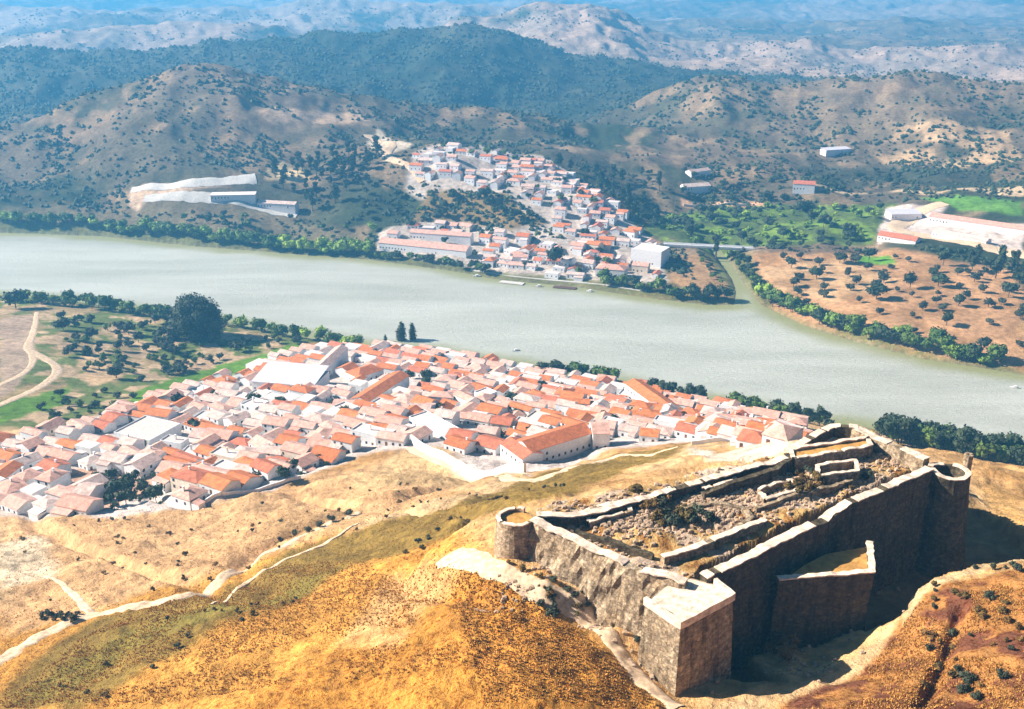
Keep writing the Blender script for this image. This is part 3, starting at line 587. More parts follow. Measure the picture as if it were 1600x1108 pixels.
def village(polys, ang, wr, dr, street, cap, roofs, wins, LM, group, skip=.1, seed=1, avoid=()):
    rnd = random.Random(seed); P = [hpoly(p) for p in polys]; AV = [hpoly(p) for p in avoid]
    A = np.array([q for p in P for q in p]); c, s = math.cos(ang), math.sin(ang)
    U = A[:, 0]*c+A[:, 1]*s; Vv = -A[:, 0]*s+A[:, 1]*c; out = []
    v = Vv.min(); row = 0
    while v < Vv.max():
        dp = rnd.uniform(*dr); u = U.min()+rnd.uniform(0, 10); k = 0
        while u < U.max():
            w = rnd.uniform(*wr); k += 1
            wob = 4*math.sin(u/45+row*.6)+2.5*math.sin(u/17+v/30)
            uu, vv = u+w/2, v+dp/2+wob
            x, y = uu*c-vv*s, uu*s+vv*c
            u += w+rnd.choice([.0, .15, .4, 1.5, 2.5]); w *= rnd.choice([1, 1, .8]); dpl = dp*rnd.choice([1, 1, .85, .72])
            if k % rnd.randint(3, 6) == 0: u += street
            ok = any(sdist(np.array([x]), np.array([y]), p)[0] > 1 for p in P) and not any(sdist(np.array([x]), np.array([y]), p)[0] > -2 for p in AV)
            if ok and rnd.random() > skip and all((x-a)**2+(y-b)**2 > r*r for a, b, r in KEEP) and sdist(np.array([x]), np.array([y]), RIV)[0] < -7:
                out.append((x, y, w, dpl, rnd.random()))
        v += dp+(street if row % 2 else rnd.uniform(.5, 2.5)); row += 1
    def seen(t): z_ = float(hg(t[0], t[1])); d_ = math.hypot(t[0], t[1], z_-H); return -t[2]*t[3]/(d_*d_)
    out.sort(key=seen); REST.extend((t, ang, roofs) for t in out[cap:]); out = out[:cap]
    for x, y, w, dp, q in out:
        z = float(hg(x, y)); px, py = project(x, y, z)
        rm = rnd.choices(list(roofs), list(roofs.values()))[0]
        rt = 'flat' if rm == 'terrace' else rnd.choice(['gable','gable','gable','hip'])
        two = rnd.random() < .38; h = rnd.uniform(5.2, 6.4) if two else rnd.uniform(3.0, 3.9)
        rz = ang+rnd.gauss(0, .13)+(math.pi/2 if rnd.random() < .22 and abs(w-dp) < 4.5 else 0)
        wm = 'cream' if rnd.random() < .08 else 'white'
        o = house(x, y, rz, w, dp, h, roof=rt, rm=rm, wm=wm, wins=wins, chimney=rnd.random() < .3 and wins > 2, group=group, annex=rnd.random() < .8)
        base = ('tall ' if two else 'low ')+('white' if wm == 'white' else 'cream')+' house with '+RN[rm]+' roof'
        PEND.append((o, base, nearest(LM, px, py), px))
VN = [[(-40,700),(100,676),(180,645),(330,596),(430,565),(480,545),(690,545),(800,574),(960,600),(1120,638),(1250,668),(1235,690),(1085,686),(940,702),(830,720),(650,690),(560,705),(480,738),(380,768),(300,790),(180,803),(-40,800)]]
village(VN, R(-27), (9.5,15), (8,11), 3.2, 260, {'tile_orange':4,'tile_pink':4.5,'tile_red':1.2,'tile_pale':3,'terrace':1.8}, 4, LMN, 'houses of the near village', .05, 3,
   avoid=[[(620,588),(690,590),(690,608),(620,606)],[(150,745),(260,740),(270,790),(170,800)],[(650,690),(830,735),(800,745),(640,705)]])
VF = [[(645,245),(785,238),(790,300),(700,296),(650,275)],[(790,262),(850,252),(965,322),(1030,390),(1030,436),(930,436),(905,400),(850,345),(800,300)],[(735,385),(790,362),(870,378),(930,440),(780,428),(730,405)],[(605,366),(690,338),(735,350),(725,370),(620,378)]]
village(VF, R(-20), (11,17), (9,12), 4, 42, {'tile_orange':2.5,'tile_pink':5,'tile_red':1.5,'tile_pale':3,'terrace':1.6}, 2, LMF, 'houses of the far town', .30, 5)
def rest_houses():
    # beyond the three hundred largest: the remaining roofs of both towns as one mass
    g = random.Random(8); V = []; Fc = []; mi = []
    mats = ['white', 'tile_orange', 'tile_pink', 'tile_red', 'tile_pale', 'terrace', 'glass']
    for (x, y, w, d, q), ang, roofs in REST:
        rz = ang+g.uniform(-.1, .1)+(math.pi/2 if g.random() < .25 else 0); c, s_ = math.cos(rz), math.sin(rz); z0 = float(hg(x, y)); h = g.uniform(3.2, 6); rh = d*.5*.42; o = .3
        rm = g.choices(list(roofs), list(roofs.values()))[0]; flat = rm == 'terrace'; m = len(V)
        L = [(-w/2,-d/2,-6),(w/2,-d/2,-6),(w/2,d/2,-6),(-w/2,d/2,-6),(-w/2,-d/2,h),(w/2,-d/2,h),(w/2,d/2,h),(-w/2,d/2,h),(-w/2,0,h+rh),(w/2,0,h+rh)]
        F_ = [(0,1,5,4),(1,2,6,5),(2,3,7,6),(3,0,4,7)]+([(4,5,6,7)] if flat else [(4,7,8),(5,9,6)]); M_ = [0]*4+([5] if flat else [0,0])
        if not flat:
            L += [(-w/2-o,-d/2-o,h-.1),(w/2+o,-d/2-o,h-.1),(w/2+o,0,h+rh+.1),(-w/2-o,0,h+rh+.1),(w/2+o,d/2+o,h-.1),(-w/2-o,d/2+o,h-.1)]
            F_ += [(10,11,12,13),(13,12,14,15)]; M_ += [mats.index(rm)]*2
        for k in range(int(w/4)):
            n = len(L); xx = -w/2+(k+.6)*w/int(w/4); L += [(xx-.5,-d/2-.05,1),(xx+.5,-d/2-.05,1),(xx+.5,-d/2-.05,2.3),(xx-.5,-d/2-.05,2.3)]; F_.append((n,n+1,n+2,n+3)); M_.append(6)
        V += [(x+a*c-b*s_, y+a*s_+b*c, z0+e) for a, b, e in L]; Fc += [tuple(m+i for i in f) for f in F_]; mi += M_
    me = mesh('houses', V, Fc)
    for k in mats: me.materials.append(M[k])
    me.polygons.foreach_set('material_index', mi)
    o = ob('houses', me, kind='stuff'); o['label'] = 'the smaller houses crowded between the others in both towns'; o['category'] = 'houses'
rest_houses()
# ------------------------------------------------------------------ trees
def leaf_cloud(lumps, n, size, seed):
    """many small leaf clumps through the crown's volume"""
    g = np.random.default_rng(seed); V = []; Fc = []
    L = np.array(lumps); wts = L[:, 3]**2; wts = wts/wts.sum()
    for i in range(n):
        k = g.choice(len(L), p=wts); d = g.normal(size=3); d /= np.linalg.norm(d); r = L[k, 3]*g.uniform(.55, 1.08)
        p = L[k, :3]+d*r*np.array([1, 1, .85]); s = size*g.uniform(.6, 1.4)
        a = d+g.normal(size=3)*.7; a /= np.linalg.norm(a); b = np.cross(a, g.normal(size=3)); b /= np.linalg.norm(b)+1e-9; c = np.cross(a, b)
        m = len(V); V += [p+b*s, p+c*s*.8+a*s*.25, p-b*s*.9, p-c*s*.8+a*s*.2]; Fc.append((m, m+1, m+2, m+3))
    # opaque core so the crown does not read as confetti
    for k in range(len(L)):
        m = len(V); rr = L[k, 3]*.72; rows = 5; cols = 7
        for i in range(rows):
            th = math.pi*i/(rows-1)
            for j in range(cols):
                ph = 2*math.pi*j/cols; q = rr*g.uniform(.8, 1.15); V.append((L[k,0]+q*math.sin(th)*math.cos(ph), L[k,1]+q*math.sin(th)*math.sin(ph), L[k,2]+q*.85*math.cos(th)))
        for i in range(rows-1):
            for j in range(cols): Fc.append((m+i*cols+j, m+(i+1)*cols+j, m+(i+1)*cols+(j+1) % cols, m+i*cols+(j+1) % cols))
    return V, Fc
def trunk_mesh(h, r, limbs, seed):
    g = random.Random(seed); V, Fc = [], []
    def tube(p, q, r0, r1):
        p = np.array(p, float); q = np.array(q, float); a = q-p; a /= np.linalg.norm(a); b = np.cross(a, (.3, .8, .1)); b /= np.linalg.norm(b); c = np.cross(a, b); n = len(V)
        for t, rr in ((0, r0), (1, r1)):
            for k in range(6):
                an = k*math.pi/3; V.append(p+(q-p)*t+(b*math.cos(an)+c*math.sin(an))*rr)
        for k in range(6): Fc.append((n+k, n+(k+1) % 6, n+6+(k+1) % 6, n+6+k))
    tube((0,0,-1), (g.uniform(-.2,.2), g.uniform(-.2,.2), h*.55), r, r*.6)
    for k in range(limbs):
        an = g.uniform(0, 6.28); tube((0,0,h*g.uniform(.35,.5)), (math.cos(an)*h*.3, math.sin(an)*h*.3, h*g.uniform(.7,.85)), r*.5, r*.15)
    return V, Fc
def tree_proto(kind, h, w, leaf, n, size, seed, name):
    g = random.Random(seed); lumps = []
    if kind == 'round':
        k = g.randint(6, 9)
        for i in range(k):
            an = g.uniform(0, 6.28); q = g.uniform(.12, .34)*w; rr = g.uniform(.2, .32)*w
            lumps.append((math.cos(an)*q, math.sin(an)*q, h*.35+g.uniform(.1, .85)*(h*.65-rr*.85)+rr*.3, rr))
        lumps.append((0, 0, h*.62, w*.3))
    elif kind == 'dome':
        for i in range(15):
            an = i*2.4; t = (i+.5)/15; q = w*.34*math.sqrt(1-(t-.3)**2)*g.uniform(.6, 1.05); rr = g.uniform(.15, .23)*w
            lumps.append((math.cos(an)*q, math.sin(an)*q, h*(.14+.62*t), rr))
        lumps.append((0, 0, h*.5, w*.3)); lumps.append((0, 0, h*.78, w*.2))
    elif kind == 'bush':
        for i in range(g.randint(4, 6)):
            an = g.uniform(0, 6.28); q = g.uniform(.05, .36)*w; rr = g.uniform(.18, .3)*w
            lumps.append((math.cos(an)*q, math.sin(an)*q, g.uniform(.3, .75)*h, rr))
    elif kind == 'cypress':
        for i in range(9):
            t = i/8; lumps.append((g.uniform(-.05,.05)*w, g.uniform(-.05,.05)*w, h*(.12+.8*t), w*.5*(math.sin(math.pi*min(1, .28+t*.72))**.8)*.9+.15))
    elif kind == 'tall':
        for i in range(9):
            an = g.uniform(0, 6.28); q = g.uniform(0, .28)*w; lumps.append((math.cos(an)*q, math.sin(an)*q, h*g.uniform(.32, .85), w*g.uniform(.18, .28)))
    V, Fc = leaf_cloud(lumps, n, size, seed)
    cm = mesh('crown', V, Fc, leaf)
    V, Fc = trunk_mesh(h, max(.18, h*.028), 3 if kind != 'cypress' else 0, seed); tm = mesh('trunk', V, Fc, 'bark')
    return (name, cm, tm)
PR = {}
def protos(key, name, kind, h, w, leaf, n, size, num=4):
    PR[key] = [tree_proto(kind, h*random.uniform(.9, 1.1), w*random.uniform(.9, 1.1), leaf, n, size, hash_seed(key)+i, name) for i in range(num)]
def hash_seed(s): return sum(ord(c)*(i+3) for i, c in enumerate(s)) % 9973
protos('bank', 'riverside_tree', 'round', 8, 8, 'leaf_green', 260, .55)
protos('bankb', 'riverside_tree', 'round', 7, 8, 'leaf_bright', 240, .55)
protos('darkt', 'broadleaf_tree', 'round', 8, 8, 'leaf_dark', 280, .55)
protos('holm', 'dark_broadleaf_tree', 'round', 8, 9, 'leaf_dark', 280, .55)  # dark broadleaf trees, species not identified
protos('alder', 'dark_bank_tree', 'tall', 9, 8, 'leaf_dark', 300, .5)  # dark waterside broadleaf trees, species not identified
protos('olive', 'olive_tree', 'round', 5, 6, 'leaf_olive', 220, .42)
protos('citrus', 'citrus_tree', 'bush', 4.5, 6, 'leaf_bright', 180, .5)
protos('shrub', 'shrub', 'bush', 3, 4, 'leaf_dark', 150, .35)
protos('shrubg', 'shrub', 'bush', 3, 4, 'leaf_green', 150, .35)
protos('euca', 'eucalyptus_tree', 'tall', 15, 9, 'leaf_dark', 300, .7)
protos('poplar', 'poplar_tree', 'tall', 16, 7, 'leaf_olive', 300, .6, 1)
protos('cyp', 'cypress_tree', 'cypress', 14, 4.5, 'leaf_dark', 420, .4, 2)
protos('dryb', 'dry_bush', 'bush', 2.6, 3.6, 'leaf_dry', 260, .22)
protos('dbush', 'bush', 'bush', 2.6, 3.6, 'leaf_olive', 260, .22)
protos('big', 'eucalyptus_tree', 'dome', 37, 50, 'leaf_dark', 13000, .75, 1)
def tree(key, x, y, sc=1, z=None, cat='tree', group=None, base=None, place=None, label=None, sz=None):
    name, cm, tm = random.choice(PR[key])
    z = float(hg(x, y)) if z is None else z
    e = empty(name, (x, y, z), random.uniform(0, 6.28), cat=cat, group=group, label=label)
    e.scale = (sc*random.uniform(.85, 1.2), sc*random.uniform(.85, 1.2), sc*(sz or random.uniform(.85, 1.15)))
    ob('crown', cm, e); ob('trunk', tm, e)
    if base: PEND.append((e, base, place, project(x, y, z)[0]))
    return e
def on_river(x, y, m=0): return sdist(np.array([x]), np.array([y]), RIV)[0] > m
def tree_line(keys, pts, n, sc, jit, base, place, group, cat='tree', seed=0, off=0):
    rnd = random.Random(seed); P = [plan(a, b, 1) if off else hit(a, b) for a, b in pts]; Q = spline(P, 20); n0 = 0
    for i in range(n):
        t = (i+rnd.uniform(.2, .8))/n*(len(Q)-1); k = int(t); x, y = Q[k]+(Q[min(k+1, len(Q)-1)]-Q[k])*(t-k)
        x += rnd.uniform(-jit, jit); y += rnd.uniform(-jit, jit)
        for _ in range(12):
            if on_river(x, y, -2): y += off or 2
        tree(rnd.choice(keys), x, y, sc*rnd.uniform(.75, 1.25), cat=cat, group=group, base=base, place=place)
def scatter(keys, poly, n, sc, base, place, group, cat='tree', seed=0, mind=3):
    rnd = random.Random(seed); P = hpoly(poly); A = np.array(P); got = []; k = 0
    while len(got) < n and k < 4000:
        k += 1; x = rnd.uniform(A[:, 0].min(), A[:, 0].max()); y = rnd.uniform(A[:, 1].min(), A[:, 1].max())
        if sdist(np.array([x]), np.array([y]), P)[0] < 0 or on_river(x, y, -3): continue
        if any((x-a)**2+(y-b)**2 < mind*mind for a, b in got): continue
        if any((x-a)**2+(y-b)**2 < (r-3)**2 for a, b, r in KEEP): continue
        got.append((x, y)); tree(rnd.choice(keys), x, y, sc*rnd.uniform(.65, 1.35), cat=cat, group=group, base=base, place=place)
# far bank hedgerow
tree_line(['bankb','bank'], [(-10,358),(160,362)], 16, 1.6, 3, 'bright green bank tree', 'on the far shore at the left edge', 'riverside trees on the far bank', seed=1, off=3)
tree_line(['bankb','bank','bank'], [(160,364),(300,378),(450,391)], 34, 1.7, 4, 'green bank tree', 'on the far shore under the pale terrace', 'riverside trees on the far bank', seed=2, off=3)
tree_line(['bank','bankb'], [(450,392),(520,397),(585,400)], 17, 1.8, 4, 'round green bank tree', 'left of the far riverside hall', 'riverside trees on the far bank', seed=3, off=3)
tree_line(['bank','darkt'], [(590,404),(680,414),(770,430)], 20, 1.15, 3, 'dark green bank tree', 'in front of the far riverside hall', 'riverside trees on the far bank', seed=4, off=3)
tree_line(['bank','darkt'], [(935,445),(1000,455),(1080,468),(1140,470)], 24, 1.4, 4, 'leafy bank tree', 'on the far point by the creek mouth', 'riverside trees on the far bank', seed=5, off=3)
tree_line(['bank','bank','darkt','bankb'], [(1180,462),(1250,495),(1330,525),(1450,553),(1560,572)], 56, 1.6, 5, 'full green bank tree', 'along the shore under the orange field', 'riverside trees below the orange field', seed=6, off=4)
tree_line(['darkt','bank'], [(1150,405),(1168,430),(1182,455)], 12, 1.3, 4, 'dark tree', 'on the right bank of the creek', 'trees along the creek', seed=7)
tree_line(['darkt','bank'], [(1085,395),(1105,420),(1125,450)], 9, .8, 3, 'dark tree', 'on the left bank of the creek', 'trees along the creek', seed=8)
scatter(['bank','darkt','olive'], [(180,340),(330,335),(460,345),(580,365),(580,390),(420,372),(200,352)], 34, .9, 'scrubby tree', 'on the bank slope below the pale terrace', 'trees on the far bank slope', seed=9, mind=10)
scatter(['euca'], [(415,285),(470,250),(590,235),(600,262),(540,300),(530,335),(480,330)], 40, 1.15, 'tall eucalyptus', 'in the grove left of the far town', 'eucalyptus grove left of the far town', seed=10, mind=10)
scatter(['darkt','olive'], [(560,290),(640,285),(640,340),(560,350)], 12, 1.0, 'dark tree', 'below the eucalyptus grove', 'trees left of the far town', seed=11, mind=10)
scatter(['holm','euca'], [(860,262),(1010,262),(1040,330),(1030,365),(970,325),(900,285)], 46, 1.1, 'dark tree', 'in the wood right of the far town', 'wood right of the far town', seed=12, mind=9)
scatter(['citrus','citrus','holm'], [(1015,332),(1200,325),(1380,325),(1350,378),(1080,378),(1030,365)], 90, 1.5, 'bright citrus tree', 'in the green grove across the river', 'citrus grove in the side valley', seed=13, mind=9)
scatter(['holm','olive'], [(1040,262),(1400,268),(1420,312),(1280,308),(1060,312)], 46, 1.15, 'dark tree', 'behind the citrus grove', 'trees behind the citrus grove', seed=14, mind=12)
scatter(['holm','euca'], [(1480,398),(1600,410),(1600,440),(1490,425)], 16, 1.1, 'dark tree', 'below the pale road, above the orange field', 'trees below the pale road', seed=15, mind=10)
scatter(['darkt'], [(1150,385),(1370,385),(1350,396),(1160,400)], 16, .9, 'dark tree', 'in the row above the orange field', 'trees above the orange field', seed=16, mind=8)
scatter(['olive','olive','darkt'], [(1200,405),(1400,400),(1600,440),(1600,560),(1450,540),(1250,480)], 66, 1.4, 'olive tree', 'on the orange field', 'olive trees on the orange field', seed=17, mind=15)
scatter(['holm','bank'], [(650,240),(780,240),(860,262),(960,325),(1030,400),(930,435),(780,420),(640,360)], 46, .9, 'dark tree', 'among the houses of the far town', 'trees in the far town', seed=51, mind=10)
scatter(['shrubg','holm'], [(680,300),(790,310),(840,352),(770,355),(660,340)], 22, 1.5, 'dark shrub', 'on the brown hillock in the far town', 'shrubs on the hillock', 'shrub', 18, 8)
x, y = hit(866, 418); tree('darkt', x, y, 2.2, label='big dark round tree on the far quay among white houses', sz=1.2)
x, y = hit(742, 405); tree('darkt', x, y, 1.2, label='dark tree at the right end of the long far riverside hall')
x, y = hit(583, 362); tree('bankb', x, y, 1.2, label='single yellow-green tree left of the far riverside hall')
x, y = hit(1118, 404); tree('poplar', x, y, 1.5, label='tall dark poplar beside the low bridge over the creek', sz=1.15)
# near left plain
x, y = hit(307, 527); tree('big', x, y, 1, cat='tree', label='huge dark round eucalyptus standing alone on the near riverbank', sz=1)
tree_line(['bank','bank','shrubg'], [(20,470),(100,476),(200,488),(270,498)], 60, 1.25, 7, 'hedge tree', 'on the near bank left of the huge eucalyptus', 'hedge on the near left bank', seed=20)
tree_line(['bank','shrubg','bankb'], [(345,508),(420,520),(500,534),(560,542)], 42, 1.1, 5, 'hedge tree', 'on the near bank right of the huge eucalyptus', 'hedge on the near left bank', seed=21)
x, y = hit(25, 482); tree('darkt', x, y, 2.0, label='dark round tree by the river at the left edge')
scatter(['shrub','shrubg','olive'], [(90,495),(260,505),(480,535),(330,575),(230,600),(130,590),(100,560)], 96, 1.6, 'dark low tree', 'on the scrubby plain by the near river', 'low trees on the near plain', 'tree', 22, 6)
scatter(['shrub','shrubg'], [(60,620),(200,610),(230,640),(170,668),(60,680)], 26, 1.3, 'dark shrub', 'on the left of the near village edge', 'shrubs by the village edge', 'shrub', 23, 5)
for i, (px, py, s) in enumerate([(603,541,.8),(628,540,1.75),(645,538,1.6)]):
    x, y = hit(px, py); tree('cyp', x, y, s, label=['small cypress, lowest and leftmost of the three by the river','tallest of the three dark cypresses above the village roofs','right cypress of three beside the river, slightly shorter'][i], group='cypresses by the river', sz=1)
# near village trees
scatter(['darkt','shrubg'], [(622,590),(692,592),(688,606),(625,606)], 8, .75, 'dark garden tree', 'in the near village middle', 'village garden trees', seed=24, mind=5)
scatter(['darkt','shrubg','shrub'], [(150,750),(255,742),(265,788),(175,798)], 24, .8, 'garden tree', 'on the hillside garden at the village foot', 'hillside garden trees', seed=25, mind=4)
scatter(['darkt','shrub'], [(440,718),(500,700),(520,725),(440,760),(380,768)], 14, .7, 'dark garden tree', "on the dry hillside edge", 'trees along the dry hillside edge', seed=26, mind=4)
scatter(['shrub','shrubg','darkt'], [(250,620),(600,600),(1000,620),(1150,660),(900,690),(500,690),(200,720)], 90, .85, 'small garden tree', 'between roofs of the near village', 'small trees between the village houses', seed=27, mind=7)
tree_line(['alder','bank'], [(850,588),(900,592),(960,600)], 11, 1.5, 2, 'dark waterside tree', 'left of the two near waterside rows', 'dark trees on the near waterside', seed=28)
tree_line(['alder'], [(1002,612),(1050,622),(1105,632)], 15, 1.1, 2, 'dark waterside tree', 'behind the long orange-roofed shed', 'dark trees on the near waterside', seed=29)
tree_line(['bank','darkt'], [(1148,642),(1170,646),(1192,650)], 6, 1.2, 2, 'green waterside tree', 'at the right end of the village', 'dark trees on the near waterside', seed=30)
tree_line(['alder','bank'], [(1205,652),(1250,660),(1292,668)], 13, 1.15, 2, 'dark waterside tree', 'behind the castle', 'dark trees on the near waterside', seed=31)
rnd = random.Random(32)
for i in range(95):   # wooded bank right of the castle
    px = rnd.uniform(1370, 1640); py = 690+(px-1380)*.14+rnd.uniform(0, 42)
    x, y = plan(px, py, 6)
    if not on_river(x, y, -3): tree(rnd.choice(['alder','alder','bank']), x, y, rnd.uniform(1.2, 1.9), cat='tree', group='wooded bank right of the castle', base='dark tree', place='in the wooded bank right of the castle')
# ------------------------------------------------------------------ scrub on the far hills (uncountable)
def scrub(name, n, dmin, dmax, size, mat, label, seed, thr=.45, amax=36):
    g = np.random.default_rng(seed); V = []; Fc = []; k = 0
    d = np.exp(g.uniform(math.log(dmin), math.log(dmax), n*4)); a = np.radians(g.uniform(-amax, amax, n*4)); X = d*np.sin(a); Y = d*np.cos(a)
    keep = (fbm(X/150, Y/150, seed, 4)*.5+fbm(X/38, Y/38, seed+9, 3)*.5+(.55-ridged(X/520, Y/620, 3, 5))*.14+.14*(ss(1750, 1850, np.hypot(X, Y))*ss(2600, 2450, np.hypot(X, Y))*(X/Y < .33)) > thr); RIVd = sdist(X, Y, RIV); keep &= RIVd < -35; keep &= Y > 880+0*X
    for poly in CLEAR: keep &= sdist(X, Y, poly) < 0
    X, Y = X[keep][:n], Y[keep][:n]; Z = hg(X, Y); out = []; F4 = []
    for x, y, z in zip(X, Y, Z):
        s = size*g.uniform(.5, 1.4)*(1+max(0, math.hypot(x, y)-1200)/2600); m = len(V)
        for (hh, rr) in ((-.3, .8), (.45, 1.0), (1.0, .5)):
            for j in range(5):
                an = j*1.257+g.uniform(-.4, .4); q = rr*s*g.uniform(.7, 1.25); V.append((x+q*math.cos(an), y+q*math.sin(an), z+hh*s*g.uniform(.85, 1.15)))
        V.append((x, y, z+1.25*s))
        for r0 in (0, 5):
            for j in range(5): Fc.append((m+r0+j, m+r0+(j+1) % 5, m+r0+5+(j+1) % 5, m+r0+5+j))
        for j in range(5): Fc.append((m+10+j, m+10+(j+1) % 5, m+15))
    o = ob(name, mesh(name, V, Fc, mat), kind='stuff'); o['label'] = label; o['category'] = 'scrub'
CLEAR = [hpoly(p) for p in (VF+[[(590,355),(750,370),(1040,400),(1040,450),(780,440),(585,410)],[(200,285),(410,272),(470,345),(200,345)],[(1000,322),(1400,315),(1380,388),(1010,385)],[(1175,395),(1400,390),(1620,425),(1620,600),(1450,560),(1200,490)],[(1380,318),(1620,318),(1620,405),(1370,388)],[(565,200),(650,225),(610,260)]])]
scrub('scrub_woodland', 14000, 900, 2600, 2.4, 'leaf_dark', 'dark green maquis scrub and small oaks over the far hills', 201, .50)
scrub('scrub_woodland', 15000, 900, 4500, 1.7, 'leaf_olive', 'grey-green scattered scrub across the distant hillsides', 202, .47)
# ------------------------------------------------------------------ dry grass tufts on the near slopes (uncountable)
def tufts():
    g = np.random.default_rng(77); V = []; Fc = []
    P1 = hpoly([(0,1108),(0,1095),(150,985),(450,880),(560,880),(740,895),(880,970),(1000,1108)]); P2 = hpoly([(1215,1150),(1240,1090),(1330,1064),(1405,985),(1435,945),(1600,892),(1700,900),(1700,1180)])
    P3 = hpoly([(0,1108),(0,830),(300,790),(640,740),(760,790),(760,860),(500,960),(200,1108)]); P4 = hpoly([(700,900),(840,930),(960,1030),(1040,1108),(760,1108)])
    for P, n in ((P1, 16000), (P2, 12000), (P3, 6000), (P4, 5000)):
        A = np.array(P); X = g.uniform(A[:, 0].min(), A[:, 0].max(), n*3); Y = g.uniform(A[:, 1].min(), A[:, 1].max(), n*3)
        k = (sdist(X, Y, P) > 0) & (fbm(X/14, Y/14, 90, 4) > .36); X, Y = X[k][:n], Y[k][:n]; Z = hg(X, Y)
        for x, y, z in zip(X, Y, Z):
            s = g.uniform(.12, .42)
            for q in range(4):
                an = g.uniform(0, 6.28); ca, sa = math.cos(an), math.sin(an); m = len(V); w = s*.45; l = s*g.uniform(.3, .8)
                V += [(x-sa*w, y+ca*w, z-.1), (x+sa*w, y-ca*w, z-.1), (x+ca*l+sa*w*.3, y+sa*l-ca*w*.3, z+s*g.uniform(.6, 1.2))]; Fc.append((m, m+1, m+2))
    o = ob('dry_grass', mesh('dry_grass', V, Fc, 'tuft'), kind='stuff'); o['label'] = 'tufts of dry orange-brown grass over the near hillsides'; o['category'] = 'grass'
M['tuft'] = plain('dry_grass_blades', (.50,.25,.07), .4, .35, .95, .05, 0, 0)
tufts()
# ------------------------------------------------------------------ the castle
fort = empty('star_fort', (*plan(1100, 850, 160), 160), 0, label='ruined stone hilltop castle with angled bastion, long curtain walls and open courtyard', cat='castle')
FO = np.array(fort.location)
def wall_mesh(name, pts, top, base, th, mat, parent, cop=None, rough=.35, batter=.06, closed=False, gaps=(), seed=0, worn=.5):
    """masonry wall along a plan polyline, worn top, battered faces"""
    P = [np.array(p, float) for p in pts]
    if closed: P = P+[P[0]]
    S = [0]; Q = []
    for a, b in zip(P[:-1], P[1:]):
        n = max(1, int(np.linalg.norm(b-a)/.9))
        for k in range(n): Q.append(a+(b-a)*k/n)
    Q.append(P[-1]); Q = np.array(Q); T = np.gradient(Q, axis=0); T /= np.linalg.norm(T, axis=1)[:, None]+1e-9; Nn = np.c_[-T[:, 1], T[:, 0]]
    L = len(Q); V = []; hz = 9
    tops = []
    for i in range(L):
        tt = (np.interp(i/(L-1), np.linspace(0, 1, len(top)), top) if hasattr(top, '__len__') else top)
        bb = (np.interp(i/(L-1), np.linspace(0, 1, len(base)), base) if hasattr(base, '__len__') else base)
        tt = tt+(vn(Q[i,0]/1.6, Q[i,1]/1.6, seed)-.5)*worn-max(0, vn(Q[i,0]/6, Q[i,1]/6, seed+5)-.78)*worn*6
        for (g0, g1, dz) in gaps:
            if g0 < i/(L-1) < g1: tt -= dz
        tops.append(tt)
        for side in (1, -1):
            for k in range(hz):
                f = k/(hz-1); z = bb+(tt-bb)*f
                o = th/2+(tt-z)*batter+(fbm(np.array(Q[i,0]/2.2+side*40), np.array(z/2.2+Q[i,1]/2.2), seed, 3)-.5)*rough*2
                q = Q[i]+Nn[i]*side*o; V.append((q[0]-FO[0], q[1]-FO[1], z-FO[2]))
    Fc = []; w = 2*hz
    for i in range(L-1):
        for k in range(hz-1):
            Fc.append((i*w+k, i*w+k+1, (i+1)*w+k+1, (i+1)*w+k)); Fc.append((i*w+hz+k, (i+1)*w+hz+k, (i+1)*w+hz+k+1, i*w+hz+k+1))
        Fc.append((i*w+hz-1, i*w+2*hz-1, (i+1)*w+2*hz-1, (i+1)*w+hz-1))
    if not closed:
        for i in (0, L-1): Fc.append(tuple([i*w+k for k in range(hz)]+[i*w+hz+k for k in reversed(range(hz))]))
    o = ob(name, mesh(name, V, Fc, mat), parent)
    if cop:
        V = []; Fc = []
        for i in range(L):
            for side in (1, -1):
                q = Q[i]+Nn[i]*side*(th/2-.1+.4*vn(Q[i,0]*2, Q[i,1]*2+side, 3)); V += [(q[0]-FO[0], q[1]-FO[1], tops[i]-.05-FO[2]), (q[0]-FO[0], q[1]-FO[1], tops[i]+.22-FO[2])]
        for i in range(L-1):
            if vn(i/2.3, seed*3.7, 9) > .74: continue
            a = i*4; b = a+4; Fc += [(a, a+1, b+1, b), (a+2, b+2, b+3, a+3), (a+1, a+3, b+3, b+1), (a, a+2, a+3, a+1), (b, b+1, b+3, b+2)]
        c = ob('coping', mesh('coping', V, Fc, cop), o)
    return o
